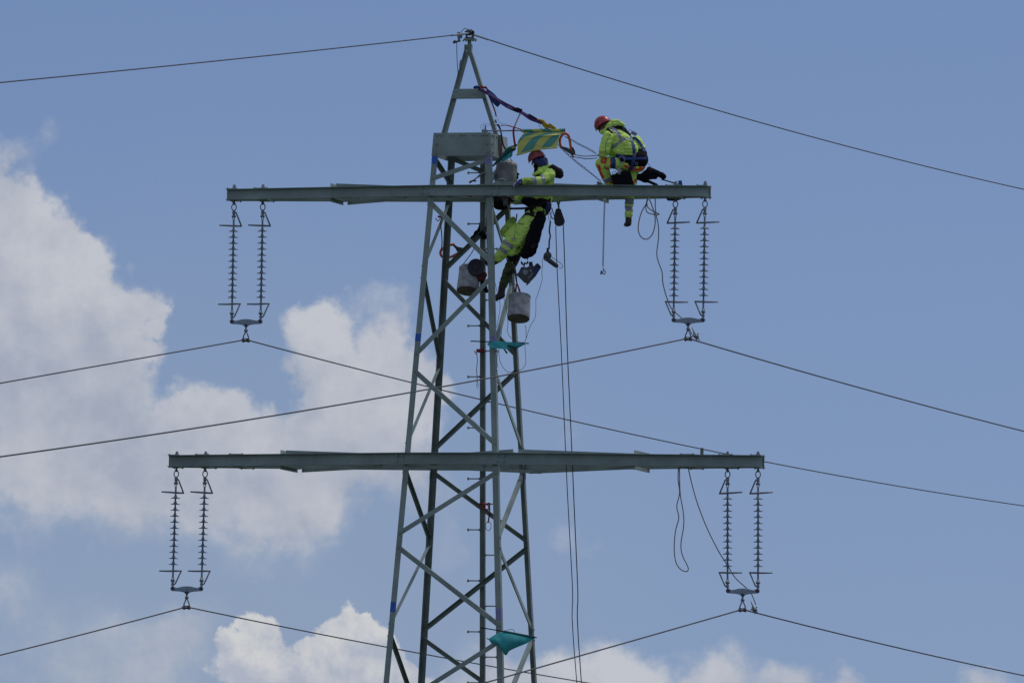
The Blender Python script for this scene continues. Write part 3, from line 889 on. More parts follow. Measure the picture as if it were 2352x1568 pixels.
def helmet(parent, c, f, u, rt, m_, sc=1.0):
    """c: middle of the brim plane; shell with a brim that dips in front and behind and rises over the ears"""
    m = MB(); rings = []; n = 36
    def P(th, k):
        a = 2 * math.pi * th / n; ca, sa = math.cos(a), math.sin(a)
        lo = -.012 + .030 * (abs(sa) ** 1.5) - .012 * max(0, ca) ** 2
        t = math.pi / 2 * (1 - k)                       # 0 at the rim, 1 at the crown
        r = math.cos(t * 1.0) if False else math.sin(math.pi / 2 * (1 - k) ** .9)
        h = math.cos(math.pi / 2 * (1 - k) ** 1.05)
        L = .150 if ca > 0 else .146
        return c + (f * ca * L + rt * sa * .118) * r * sc + u * (lo * (1 - k) + .148 * h) * sc
    K = 10
    for k in range(K + 1): rings.append([P(i, k / K) if k < K else P(i, .985) for i in range(n)])
    inner = [[p + (c + u * .03 - p).normalized() * .008 for p in rings[0]]]
    m.loft(inner + rings, cap=True)
    o = m.build('helmet', m_, parent, smooth=True, autos=60)
    m = MB(); rim = [P(i, 0) for i in range(n + 1)]; m.tube(rim, .0055, 6, cap=False); m.build('rim', m_, o, smooth=True)
    for s in (-1, 1):
        for aa, kk, L in ((70, .30, .034), (118, .34, .026), (28, .22, .022)):
            th = s * aa / 360 * n; p = P(th, kk); q = P(th + s * 1.2, kk + .02); t1 = (q - p).normalized(); nr = (p - (c + u * .03)).normalized(); t2 = nr.cross(t1)
            m = MB(); m.ell(p + nr * .000, t1 * L, t2 * .010, nr * .004, 12, 6); m.build('vent', 'rubber', o, smooth=True)
    return o

# ------------------------------------------------------------------ the worker sitting on the upper crossarm
FKc = (2340, 440, 4.9); FK_ = frame(*FKc); YK = -.79
def K(x, y, d=0): return FK_(x, y, YK + d)
FBc = (2200, 400, 2.8514); FB_ = frame(*FBc)
def B(x, y, d=0): return FB_(x, y, YK + d)
pk = thing('person', 'person in yellow hi-vis and red helmet crouching on the beam with one leg dangling', 'person', K(800, 1480))
up = V((-.56, .05, .83)).normalized(); fw = V((-.83, .10, -.56)); fw = (fw - up * fw.dot(up)).normalized(); rt = fw.cross(up).normalized()
bm_ = K(352, 290, -.02); hc = bm_ - up * .035
pr = head_prims(hc, fw, up, rt)
pr += [cap(hc - up * .05 - fw * .02, .058, K(560, 440, 0), .07), cap(K(640, 500, -.06), .11, K(880, 800, -.05), .12), cap(K(660, 480, .08), .11, K(900, 790, .08), .12),
       cap(K(470, 520, -.17), .055, K(350, 830, -.22), .045), cap(K(350, 830, -.22), .042, K(335, 850, .05), .032),
       cap(K(640, 440, .2), .055, K(440, 760, .30), .045), cap(K(440, 760, .30), .042, K(335, 850, .22), .032), cap(K(620, 480, -.1), .09, K(640, 460, .18), .09),
       cap(K(760, 1080, -.10), .09, K(320, 1040, -.05), .06), cap(K(320, 1040, -.05), .058, K(475, 1440, .10), .042),
       cap(K(960, 1110, .08), .09, K(905, 1400, .02), .06), cap(K(905, 1400, .02), .055, K(850, 2120, 0), .042), cap(K(700, 1070, 0), .10, K(1020, 1060, 0), .11), cap(K(930, 830, 0), .12, K(960, 1040, 0), .12)]
pr += hand_prims(K(350, 870, .05), V((-.1, 1, -.1)), V((-.2, .2, -1)), V((0, -.6, .6)), .9) + hand_prims(K(350, 865, .24), V((-.1, -1, -.2)), V((-.2, 0, -1)), V((0, -.6, .6)), .9)
body = soft('body', pr, ['skin'], pk, vox=.007, smooth=3)
for s in (-1, 1):
    m = MB(); m.ell(hc + fw * .079 - up * .003 + rt * s * .031, rt * .013, fw * .012, up * .010); m.build('eye', 'label_grey', pk, smooth=True)
soft('hair', [blo(hc + up * .03 - fw * .03, rt * .082, fw * .088, up * .085), blo(hc - fw * .05 - up * .03, rt * .062, fw * .05, up * .045)], ['hair'], pk, vox=.008, smooth=2)
soft('neck_tube', [cap(hc - fw * .035 - up * .065, .068, K(470, 420, 0), .075)], ['dark_brown'], pk, vox=.008, smooth=3)
hk_ = helmet(pk, bm_, fw, up, rt, 'helmet_red')
m = MB(); g_ = hc + fw * .10 + up * .020; m.box(g_, rt * .062, up * .02, fw * .012); m.box(g_ - fw * .05, rt * .08, up * .006, fw * .05); m.build('goggles', 'rubber', pk)
m = MB()
for s in (-1, 1): m.tube([bm_ + rt * s * .1 + up * .01, hc + rt * s * .078 - up * .05 + fw * .01, hc - up * .108 + fw * .045 + rt * s * .02], .005, 6)
m.tube([hc - up * .108 + fw * .045 + rt * s * .02, hc - up * .108 + fw * .045 - rt * s * .02], .005, 6); m.build('chin_strap', 'rubber', hk_)
# jacket
pr = [cap(K(640, 520, -.09), .140, K(860, 770, -.08), .155), cap(K(690, 500, .10), .140, K(905, 760, .10), .155), cap(K(880, 800, -.06), .15, K(900, 850, .08), .15),
      cap(K(540, 520, -.15), .11, K(700, 440, .18), .11),
      cap(K(455, 530, -.20), .100, K(375, 800, -.25), .088), cap(K(375, 800, -.25), .088, K(370, 850, -.24), .075), cap(K(365, 840, -.23), .075, K(345, 850, .03), .055),
      cap(K(660, 450, .22), .10, K(450, 760, .32), .085), cap(K(450, 760, .32), .08, K(345, 840, .23), .055), cap(K(600, 560, -.12), .12, K(640, 790, -.12), .10), cap(K(640, 790, -.12), .105, K(860, 830, -.09), .13), cap(K(570, 680, -.08), .10, K(610, 845, -.06), .085), cap(K(610, 840, -.02), .09, K(640, 850, .12), .09), cap(K(520, 850, .0), .060, K(700, 890, -.04), .080), cap(K(1000, 620, .0), .10, K(1060, 770, .02), .11),
      cap(K(395, 400, -.06), .052, K(480, 310, -.06), .062), cap(K(480, 310, -.06), .062, K(560, 262, -.03), .060), cap(K(560, 262, -.05), .066, K(650, 262, -.04), .064), cap(K(650, 262, -.04), .062, K(765, 308, -.03), .026),
      cap(K(395, 400, .08), .052, K(500, 300, .08), .062), cap(K(500, 300, .08), .062, K(700, 280, .08), .05), cap(K(335, 440, -.05), .040, K(430, 420, -.10), .055), cap(K(335, 440, .05), .040, K(470, 400, .1), .06),
      cap(K(560, 400, -.02), .10, K(640, 450, .03), .12)]
YEL, REF, BLK = 0, 1, 2
def paintj(p, n_): return pj_(p, n_)
pj_ = panels(FKc, [(BLK, [(400, 385), (450, 345), (505, 400), (565, 440), (515, 465), (470, 420), (420, 395)]),
                   (REF, [(440, 345), (545, 330), (640, 395), (745, 560), (905, 538), (912, 572), (765, 608), (690, 650), (590, 745), (508, 775), (520, 700), (600, 650), (690, 605), (640, 500), (560, 430), (500, 375)]),
                   (BLK, [(505, 322), (640, 308), (800, 328), (840, 380), (905, 480), (895, 520), (800, 455), (680, 385), (620, 395), (560, 340)])])
jk = soft('jacket', pr, ['hi_vis', 'reflective', 'black_cloth'], pk, vox=.0085, smooth=5, wr=.012, fr=11, paint=paintj, stretch=(1, .8, 1.5))
tr0 = tree_of(jk)
drape('sleeve_piping', 'black_cloth', tr0, FKc, [(500, 480), (450, 560), (405, 680), (400, 790), (425, 860), (470, 885)], 7, jk)
# trousers
pr = [cap(K(690, 1070, -.06), .112, K(1030, 1090, -.03), .122), cap(K(700, 1060, .1), .112, K(1040, 1090, .12), .120), cap(K(900, 940, 0), .12, K(980, 1050, 0), .12),
      cap(K(780, 1050, -.12), .112, K(560, 1030, -.10), .105), cap(K(560, 1030, -.10), .105, K(330, 1035, -.07), .090), cap(K(315, 1050, -.06), .096, K(440, 1340, .03), .082), cap(K(440, 1340, .03), .082, K(480, 1430, .08), .070),
      cap(K(930, 1120, .08), .115, K(915, 1400, .04), .092), cap(K(915, 1400, .03), .092, K(875, 1700, .01), .080), cap(K(875, 1700, .01), .076, K(855, 2060, 0), .064)]
ORA = 2
pk1 = panels(FKc, [(ORA, [(315, 925), (440, 935), (412, 1065), (300, 1035)]), (ORA, [(225, 1060), (300, 1075), (320, 1200), (380, 1310), (345, 1375), (300, 1290), (260, 1180)]),
                   (ORA, [(490, 960), (520, 960), (505, 1130), (485, 1120)]), (ORA, [(370, 1110), (500, 1165), (500, 1190), (380, 1150)]),
                   (YEL, [(995, 1090), (1060, 1090), (1050, 1150), (985, 1140)]), (YEL, [(1110, 1085), (1155, 1080), (1140, 1125), (1105, 1120)]), (ORA, [(740, 1075), (860, 1085), (850, 1150), (800, 1140)]), (ORA, [(890, 1190), (950, 1095), (1190, 1075), (1175, 1160), (1050, 1200), (900, 1200)]),
                   (REF, [(330, 1380), (500, 1320), (560, 1375), (350, 1450)]), (ORA, [(470, 1400), (545, 1405), (560, 1440), (490, 1440)]),
                   (ORA, [(960, 1370), (1020, 1340), (1000, 1420), (950, 1440)])])
pk2 = panels(FBc, [(REF, [(820, 1120), (950, 1120), (985, 1145), (960, 1200), (890, 1190), (830, 1175)]), (REF, [(830, 1212), (900, 1205), (980, 1235), (975, 1275), (900, 1265), (830, 1262)]),
                   (ORA, [(945, 1280), (985, 1270), (975, 1345), (938, 1340)])])
def paintt(p, n_): return pk1(p, n_) or pk2(p, n_)
tk = soft('trousers', pr, ['hi_vis', 'reflective', 'orange_cloth'], pk, vox=.0085, smooth=5, wr=.011, fr=13, paint=paintt, stretch=(1, .8, 1.6))
# boots
for pts in ([K(853, 2060, 0), K(853, 2190, .0), K(858, 2225, -.01), K(800, 2245, .17)], [K(480, 1430, .08), K(500, 1500, .10), K(505, 1530, .10), K(410, 1560, .22)]):
    a, b, h, t = pts
    soft('boot', [cap(a, .052, b, .054), cap(b, .054, h, .046), cap(h, .046, h.lerp(t, .55), .047), cap(h.lerp(t, .55), .046, t, .036)], ['boot_leather'], pk, vox=.008, smooth=2)
# harness
tr = tree_of(jk, tk)
wb = soft('waist_belt', [cap(K(770, 990, -.10), .140, K(1065, 975, -.05), .150), cap(K(760, 975, .1), .128, K(1050, 970, .1), .145), cap(K(800, 900, -.06), .125, K(1080, 870, .0), .118), cap(K(1000, 1010, 0), .12, K(1100, 1000, 0), .11)], ['black_cloth', 'navy_web'], pk, vox=.0085, smooth=4,
          paint=panels(FKc, [(1, [(780, 925), (1210, 925), (1210, 970), (780, 975)])]))
tr = tree_of(jk, tk, wb)
drape('harness_strap', 'navy_web', tr, FKc, [(905, 500), (930, 620), (960, 760), (968, 900), (940, 1040), (900, 1180)], 62, pk, .006)
drape('harness_strap', 'navy_web', tr, FKc, [(940, 535), (1010, 575), (1080, 660), (1150, 760), (1185, 800)], 52, pk, .007)
drape('harness_strap', 'navy_web', tr, FKc, [(880, 1190), (900, 1120), (940, 1050)], 60, pk, .009)
drape('leg_loop', 'navy_web', tr, FKc, [(540, 920), (560, 1010), (550, 1110), (570, 1230)], 90, pk, .006)
drape('leg_loop', 'navy_web', tr, FKc, [(600, 900), (680, 905), (780, 940)], 70, pk, .006)
m = MB(); q = K(960, 462, -.20); m.box(q, V((.042, 0, -.02)), V((0, .02, 0)), V((.012, 0, .022))); m.build('back_pad', 'label_grey', pk)
m = MB(); m.ring(K(885, 425, -.25), V((1, 0, 0)), V((0, .3, 1)), .026, .030, .005); m.build('dorsal_ring', 'bright_metal', pk, smooth=True)
m = MB(); m.ring(K(722, 970, -.235), V((1, 0, .2)).normalized(), V((-.2, 0, 1)).normalized(), .046, .050, .0065); m.build('side_ring', 'bright_metal', pk, smooth=True)
for x, y in ((832, 1052), (1010, 1052)):
    m = MB(); m.ring(K(x, y, -.2), V((1, 0, 0)), V((0, 0, 1)), .019, .022, .004); m.build('gear_ring', 'bright_metal', pk, smooth=True)
m = MB(); m.box(K(362, 985, -.175), V((.008, 0, 0)), V((0, 0, .022)), V((0, .004, 0))); m.box(K(362, 985, -.176), V((.020, 0, 0)), V((0, 0, .008)), V((0, .004, 0))); m.build('knee_badge', 'pale_web', tk)
# carabiner with keys and the tool pouch below it
cb = thing('carabiner', 'silver carabiner with a bunch of metal tools hooked to the hip of the crouching person', 'carabiner', K(700, 1100, -.25))
m = MB(); m.ring(K(705, 1065, -.26), V((.95, 0, .2)), V((-.2, 0, .95)), .010, .050, .006); m.build('hook_body', 'bright_metal', cb, smooth=True)
for i, (x, y, a) in enumerate(((640, 1190, .4), (675, 1180, -.1), (700, 1200, -.5), (655, 1160, .9))):
    m = MB(); d = V((math.sin(a), 0, -math.cos(a))); m.box(K(x, y, -.26 - .004 * i), d * .030, V((d.z, 0, -d.x)) * .009, V((0, .005, 0))); m.ring(K(x, y, -.27) + d * .04, V((1, 0, 0)), V((0, 0, 1)), .014, .016, .004); m.build('tool', 'bright_metal', cb, smooth=True, autos=30)
m = MB(); m.ring(K(575, 1235, -.24), V((.8, 0, .3)), V((-.3, 0, .8)), .038, .028, .0055); m.build('ring', 'bright_metal', cb, smooth=True)
po = thing('tool_pouch', 'large black tool pouch hanging at the hip of the crouching person', 'pouch', K(730, 1480, -.2))
m = MB(); m.loft([[K(x, y, d) for x, y in ((500, 1285), (700, 1200), (880, 1190), (975, 1500), (560, 1500))] for d in (-.235, -.10)]); m.build('bag', 'black_cloth', po)
m = MB(); m.tube([K(500, 1283, -.24), K(700, 1262, -.245), K(850, 1240, -.24)], .010, 6); m.build('rim', 'dark_brown', po)
m = MB(); m.tube([K(620, 1235, -.17), K(650, 1290, -.17)], .012, 6); m.build('tool_handle', 'yellow_rope', po)

# ------------------------------------------------------------------ the worker leaning over the beam beside the tower
F4c = (1880, 680, 3.92); F4_ = frame(*F4c); YL = -.40
def L4(x, y, d=0): return F4_(x, y, YL + d)
FHc = (1980, 560, 7.84); FH_ = frame(*FHc)
def H(x, y, d=0): return FH_(x, y, YL + d)
pl = thing('person', 'person in a red helmet and dirty hi-vis leaning over the beam next to the tower', 'person', L4(520, 2020, .1))
up = V((-.36, -.02, .93)).normalized(); fw = V((-.93, -.05, -.36)); fw = (fw - up * fw.dot(up)).normalized(); rt = fw.cross(up).normalized()
bm_ = H(1312, 585, -.08); hc = bm_ - up * .04
pr = head_prims(hc, fw, up, rt)
wr_ = H(905, 1300, -.42)
sh = H(1690, 1120, -.22); el = H(1440, 1290, -.36)
pr += [cap(hc - up * .05 - fw * .02, .058, L4(1130, 80, -.05), .07), cap(L4(1190, 150, -.05), .12, L4(1130, 500, 0), .12), cap(sh, .06, el, .048), cap(el, .046, wr_, .032),
       cap(L4(1180, 120, .15), .07, L4(900, 330, .25), .05), cap(L4(900, 330, .25), .045, L4(700, 480, .2), .032), cap(L4(1130, 500, 0), .12, L4(1090, 630, 0), .12),
       cap(L4(1040, 690, -.05), .09, L4(690, 1030, -.08), .065), cap(L4(690, 1030, -.08), .062, L4(400, 1420, .02), .045), cap(L4(400, 1420, .02), .04, L4(300, 1450, .1), .04),
       cap(L4(1030, 700, .12), .09, L4(700, 1350, .12), .06), cap(L4(700, 1350, .12), .055, L4(500, 1860, .15), .042)]
pr += hand_prims(L4(700, 480, .2), V((-.8, 0, .3)), V((0, 0, -1)), V((0, -1, 0)), .9)
body = soft('body', pr, ['skin'], pl, vox=.007, smooth=3)
for s in (-1, 1):
    m = MB(); m.ell(hc + fw * .079 - up * .003 + rt * s * .031, rt * .013, fw * .012, up * .010); m.build('eye', 'label_grey', pl, smooth=True)
soft('balaclava', [blo(hc + up * .0 - fw * .015, rt * .084, fw * .098, up * .10), blo(hc + fw * .040 - up * .075, rt * .062, fw * .062, up * .055), cap(hc - up * .09 + fw * .02, .06, H(1330, 1060, -.08), .065)], ['black_cloth'], pl, vox=.008, smooth=3, wr=.004, fr=20)
soft('hood_scarf', [cap(hc - fw * .055 - up * .0, .072, H(1480, 720, -.08), .085), cap(H(1440, 680, -.1), .078, H(1560, 790, -.08), .070), cap(H(1560, 640, -.08), .05, H(1620, 760, -.08), .04), cap(H(1300, 660, -.13), .05, H(1420, 760, -.14), .05)], ['navy_cloth'], pl, vox=.008, smooth=3, wr=.008, fr=16)
helmet(pl, bm_, fw, up, rt, 'helmet_worn')
jp = panels(FHc, [(1, [(1160, 1150), (1275, 1120), (1320, 1290), (1310, 1440), (1200, 1440), (1180, 1280)]), (1, [(1410, 1095), (1500, 1075), (1570, 1180), (1600, 1380), (1490, 1385), (1460, 1220)]),
                  (2, [(880, 1160), (1060, 1150), (1160, 1150), (1180, 1280), (1200, 1460), (900, 1460)]), (2, [(1580, 1260), (1640, 1220), (1730, 1300), (1650, 1360), (1600, 1340)])])
pr = [cap(sh, .100, sh.lerp(el, .6), .082), cap(H(1700, 1090, -.12), .105, H(1640, 1180, -.2), .09), cap(sh.lerp(el, .6), .080, el, .074), cap(el, .074, wr_, .062), cap(L4(1190, 130, -.05), .145, L4(1140, 470, 0), .145), cap(L4(1200, 120, .12), .12, L4(1160, 460, .1), .13),
      cap(L4(1180, 110, .2), .08, L4(900, 330, .28), .07), cap(L4(900, 330, .28), .065, L4(720, 470, .21), .05), cap(H(1400, 900, -.14), .030, H(1690, 790, -.10), .028), cap(H(1420, 930, -.14), .04, H(1560, 900, -.1), .05), cap(H(1220, 1090, -.16), .022, H(1420, 990, -.2), .04), cap(H(1220, 1090, -.02), .03, H(1500, 1000, 0), .06)]
jl = soft('jacket', pr, ['hi_vis', 'reflective', 'hi_vis_dirty'], pl, vox=.0085, smooth=5, wr=.012, fr=12, paint=jp, stretch=(1.4, .8, 1))
soft('rolled_hood', [cap(H(1660, 870, -.08), .040, H(1800, 860, -.07), .050), cap(H(1800, 860, -.07), .052, H(2000, 1010, -.05), .072), cap(H(2000, 1010, -.05), .074, H(2030, 1090, -.05), .066), cap(H(1760, 900, .0), .06, H(1950, 1050, .02), .08)], ['dark_brown'], pl, vox=.008, smooth=4, wr=.005, fr=14)
g = soft('glove', hand_prims(H(865, 1300, -.425), V((-.8, -.12, -.25)), V((-.25, .1, -1)), V((-.1, -.5, .9)), .62, 1.28), ['navy_cloth', 'reflective'], pl, vox=.0065, smooth=2, wr=.003, fr=30,
         paint=panels(FHc, [(1, [(560, 1270), (690, 1200), (650, 1330), (700, 1420), (760, 1500), (700, 1600), (560, 1500)])]))
soft('glove_cuff', [cap(H(890, 1300, -.42), .056, H(800, 1320, -.425), .050)], ['navy_cloth'], pl, vox=.008, smooth=2)
soft('glove', hand_prims(L4(700, 480, .2), V((-.8, 0, .3)), V((0, 0, -1)), V((0, -1, 0)), .9, 1.2), ['black_cloth'], pl, vox=.0075, smooth=2)
pr = [cap(L4(1090, 620, -.02), .135, L4(1060, 690, 0), .13), cap(L4(1090, 620, .1), .13, L4(1040, 720, .1), .125),
      cap(L4(960, 740, -.08), .125, L4(700, 1040, -.10), .118), cap(L4(700, 1040, -.10), .118, L4(560, 1240, -.06), .105), cap(L4(560, 1240, -.06), .105, L4(440, 1380, .0), .080), cap(L4(670, 790, -.02), .06, L4(570, 970, -.02), .10), cap(L4(700, 1130, -.08), .085, L4(650, 1290, -.06), .065), cap(L4(880, 860, -.12), .11, L4(720, 1120, -.12), .10),
      cap(L4(1000, 740, .14), .12, L4(720, 1320, .12), .100), cap(L4(720, 1320, .12), .096, L4(610, 1560, .13), .088), cap(L4(610, 1560, .13), .086, L4(520, 1800, .15), .072)]
def oliv(p, n_):
    x, y = pj(p); x = (x * 1.7415 - 1880) * 3.92; y = (y * 1.7415 - 680) * 3.92
    for poly in (((470, 1050), (690, 1190), (660, 1250), (440, 1100)), ((420, 1150), (600, 1270), (570, 1330), (385, 1205))):
        if inpoly(x, y, poly) and n_.y < .35: return 1
    if (p.y > YL + .03 and y > 1150) or y > 1480: return 2
    if inpoly(x, y, ((450, 860), (700, 680), (720, 800), (560, 980), (490, 1040))): return 3
    if inpoly(x, y, ((800, 700), (880, 700), (840, 760), (790, 740))) or inpoly(x, y, ((750, 820), (860, 840), (830, 870), (760, 850))): return 3
    return 0
tl = soft('trousers', pr, ['hi_vis', 'reflective', 'olive_cloth', 'hi_vis_dirty'], pl, vox=.0085, smooth=5, wr=.012, fr=11, paint=oliv, stretch=(1, .8, 1.3))
for pts in ([L4(420, 1410, .02), L4(310, 1470, .08), L4(280, 1450, .1), L4(205, 1270, .12)], [L4(505, 1830, .15), L4(490, 1930, .15), L4(500, 1960, .15), L4(395, 2010, .08)]):
    a, b, h, t = pts
    soft('boot', [cap(a, .060, b, .060), cap(b, .060, h, .055), cap(h, .055, h.lerp(t, .55), .055), cap(h.lerp(t, .55), .055, t, .044)], ['boot_leather'], pl, vox=.008, smooth=2, wr=.003, fr=20)
wb = soft('waist_belt', [cap(L4(1130, 560, -.04), .158, L4(1120, 590, -.02), .158), cap(L4(1130, 560, .1), .14, L4(1110, 600, .1), .14), cap(L4(870, 480, .02), .07, L4(1080, 560, -.02), .12), cap(L4(900, 640, -.04), .05, L4(1060, 600, -.06), .08)], ['black_cloth', 'hi_vis'], pl, vox=.0085, smooth=3, wr=.006, fr=22,
          paint=panels(F4c, [(1, [(1030, 580), (1100, 575), (1190, 630), (1195, 700), (1120, 690), (1040, 640)])]))
tr = tree_of(jl, tl, wb)
drape('harness_strap', 'black_cloth', tr, F4c, [(960, 420), (990, 520), (960, 640), (1010, 690)], 50, pl, .006)
drape('harness_strap', 'navy_cloth', tr, F4c, [(1240, 470), (1230, 560), (1210, 660)], 60, pl, .008)
drape('leg_loop', 'dark_brown', tr, F4c, [(780, 740), (850, 690), (930, 690), (1010, 720)], 44, pl, .006)
wn_ = thing('wrench', 'silver spanner hanging along the thigh of the leaning person', 'wrench', L4(700, 940, -.24))
m = MB(); m.tube([L4(720, 800, -.25), L4(708, 930, -.25), L4(692, 1060, -.25)], .010, 6, flat=.5); m.ring(L4(688, 1085, -.25), V((1, 0, 0)), V((0, 0, 1)), .020, .018, .008); m.build('spanner', 'bright_metal', wn_, smooth=True)
m = MB(); m.tube([L4(735, 690, -.22), L4(722, 800, -.25)], .012, 6); m.build('loop', 'rope_dark', wn_)
bg_ = thing('tool_bag', 'big soft black bag hanging behind the hip of the leaning person', 'bag', L4(1000, 1100, -.2))
soft('bag', [cap(L4(1100, 720, -.14), .085, L4(1030, 900, -.14), .12), cap(L4(1130, 760, -.12), .07, L4(1080, 900, -.12), .07), cap(L4(1030, 900, -.12), .118, L4(960, 1180, -.12), .118), cap(L4(990, 1050, -.12), .11, L4(960, 1260, -.12), .09), cap(L4(930, 1200, -.12), .10, L4(885, 1310, -.12), .080), cap(L4(930, 1290, -.13), .08, L4(860, 1330, -.13), .07)],
     ['black_cloth', 'dark_brown'], bg_, vox=.009, smooth=4, wr=.012, fr=9)
m = MB(); m.box(L4(985, 1195, -.285), V((.03, 0, .03)), V((-.015, 0, .022)), V((0, .006, 0))); m.build('patch', 'dark_brown', bg_)
m = MB(); m.tube([L4(990, 640, -.18), L4(1000, 720, -.22)], .014, 6); m.tube([L4(1150, 600, -.16), L4(1160, 700, -.18)], .014, 6); m.build('bag_strap', 'rope_dark', bg_) if False else m.mt('rope_dark').build('bag_strap', 'rope_dark', bg_)

# ------------------------------------------------------------------ rigging, tools and cloths
FAc = (1880, 320, 4.3556); FA_ = frame(*FAc); YA = -.42
def A(x, y, d=0): return FA_(x, y, YA + d)
FCc = (1650, 700, 2.6133); FC_ = frame(*FCc)
F6c = (2050, 950, 6.272); F6_ = frame(*F6c)
F7_ = frame(1550, 1100, 2.24); F8_ = frame(1450, 1750, 1.5988)
FG2 = frame(1880, 1300, 5.225); FG3 = frame(1880, 2430, 5.21)
FR5 = frame(2650, 1850, 2.412); FR6 = frame(2500, 700, 2.24); F5_ = frame(1750, 950, 5.2275)
R2 = frame(1850, 420, 1.8447)
def line(name, m_, pts, r, label, cat, group=None, n=6, seg=8, parent=None, flat=1.0):
    m = MB(); m.tube(spline(pts, n), r if not isinstance(r, list) else r, seg, flat=flat)
    o = m.build(name, m_, parent, org=pts[0] if parent is None else None, smooth=True)
    if label: tag(o, label, cat, group)
    return o
def resample(pts, step):
    pts = spline(pts, 24); out = [pts[0]]; acc = 0
    for a, b in zip(pts, pts[1:]):
        L = (b - a).length; t = step - acc
        while t <= L: out.append(a.lerp(b, t / L)); t += step
        acc = (acc + L) % step
    return out
def chain(pts, label, step=.040, r=.0045, w=.0135):
    q = resample(pts, step); m = MB()
    for i in range(len(q) - 1):
        d = (q[i + 1] - q[i]).normalized(); c = (q[i] + q[i + 1]) / 2; x, y = perp(d)
        s = (x if i % 2 else y); s = (s * .8 + (y if i % 2 else x) * .6).normalized()
        m.ring(c, d, s, step * .62, w, r, 12, 5)
    return tag(m.build('chain', 'dark_metal', org=q[0], smooth=True), label, 'chain')
def slab(name, m_, pts, th, parent=None, label=None, cat=None):
    """a stiff piece with an outline and a thickness"""
    m = MB(); m.prism([p - V((0, th / 2, 0)) for p in pts], V((0, th, 0)))
    o = m.build(name, m_, parent)
    if label: tag(o, label, cat)
    return o
def coons(top, bot, left, right, bulge, nu, nv):
    def ev(pts, t):
        k = min(int(t * (len(pts) - 1)), len(pts) - 2); f = t * (len(pts) - 1) - k; return pts[k].lerp(pts[k + 1], f)
    top, bot, left, right = [spline(q, 8) for q in (top, bot, left, right)]
    def f(u, v):
        p = ev(top, u) * (1 - v) + ev(bot, u) * v + ev(left, v) * (1 - u) + ev(right, v) * u
        p -= top[0] * (1 - u) * (1 - v) + top[-1] * u * (1 - v) + bot[0] * (1 - u) * v + bot[-1] * u * v
        return p + V((0, 1, 0)) * bulge(u, v)
    return f
def cloth(name, fn, nu, nv, names, pick, parent=None, th=.004):
    m = MB(); names = list(names)
    for n_ in names: m.mt(n_)
    for side in (0, 1):
        vs = [fn(i / nu, j / nv) + V((0, th * side, 0)) for j in range(nv + 1) for i in range(nu + 1)]
        b = len(m.v); m.v += vs
        for j in range(nv):
            for i in range(nu):
                k = [b + j * (nu + 1) + i, b + j * (nu + 1) + i + 1, b + (j + 1) * (nu + 1) + i + 1, b + (j + 1) * (nu + 1) + i]
                m.f.append(k if side else k[::-1]); m.m.append(pick((i + .5) / nu, (j + .5) / nv))
    N1 = (nu + 1) * (nv + 1)
    edge = [i for i in range(nu)] ; loop = [i for i in range(nu + 1)] + [(j + 1) * (nu + 1) + nu for j in range(nv)] + [nv * (nu + 1) + i for i in range(nu - 1, -1, -1)] + [j * (nu + 1) for j in range(nv - 1, 0, -1)]
    for a, b in zip(loop, loop[1:] + loop[:1]): m.f.append([a, b, b + N1, a + N1]); m.m.append(0)
    return m.build(name, None, parent, smooth=True, autos=60)

# purple round sling from the peak to the yellow rope bundle
ps = thing('round_sling', 'long purple round sling stretched from the pylon peak towards the yellow rope', 'sling', A(160, 150))
p0 = [(150, 140, .25), (300, 225, .15), (470, 330, .1), (640, 425, .06), (800, 505, .03), (900, 560, 0), (1040, 640, 0), (1150, 700, 0), (1245, 745, 0)]
line('strand', 'purple_web', [A(x, y, d) for x, y, d in p0], .020, None, None, parent=ps)
line('strand', 'purple_web', [A(x, y + o, d - .02) for (x, y, d), o in zip(p0, (15, 18, 24, 45, 38, 22, 40, 24, 12))], .017, None, None, parent=ps)
soft('knot', [cap(A(780, 510, -.02), .026, A(890, 530, -.02), .022), cap(A(830, 500, -.03), .02, A(905, 520, -.03), .010)], ['dark_brown'], ps, vox=.006, smooth=2, wr=.004, fr=30)
soft('label_sleeve', [cap(A(1030, 600, -.02), .012, A(1165, 680, -.02), .012)], ['dark_brown'], ps, vox=.006, smooth=1)
tag(soft('blue_cover', [blo(A(110, 125, .1), V((.055, 0, .012)), V((0, .04, 0)), V((-.006, 0, .026)))], ['blue_cloth'], None, A(110, 125, .1), vox=.006, smooth=2, wr=.003, fr=20), 'blue cloth cap folded over the left end of the purple sling', 'cloth')
cl_ = coons([A(300, 150, .12), A(430, 250, .12), A(545, 400, .1)], [A(345, 300, .14), A(400, 405, .14), A(480, 475, .12)], [A(300, 150, .12), A(320, 230, .12), A(345, 300, .14)], [A(545, 400, .1), A(515, 440, .1), A(480, 475, .12)], lambda u, v: .02 * math.sin(5 * u + 3 * v), 14, 10)
tag(cloth('hanging_cloth', cl_, 14, 10, ['blue_cloth'], lambda u, v: 0), 'blue cloth corner hanging behind the purple sling', 'cloth')
rs = thing('red_strap', 'red webbing wrapped round the right leg of the pylon peak and running down it', 'strap', A(230, 130))
m = MB(); m.ring(A(235, 130, .22), V((.9, -.3, -.25)), V((.2, .9, 0)), .062, .055, .016); m.build('wrap', 'red_web', rs, smooth=True)
line('tail', 'red_web', [A(270, 110, .15), A(300, 180, .14), A(330, 280, .14), A(380, 400, .13), A(430, 530, .12), A(458, 640, .12)], .014, None, None, parent=rs, flat=.9)
line('wire_sling', 'bright_metal', [A(468, 655, .1), A(495, 700, .1), A(520, 750, .1), A(560, 752, .08), A(625, 775, .06)], .0032, 'thin wire linking the red strap to a small red cord', 'wire', seg=6)
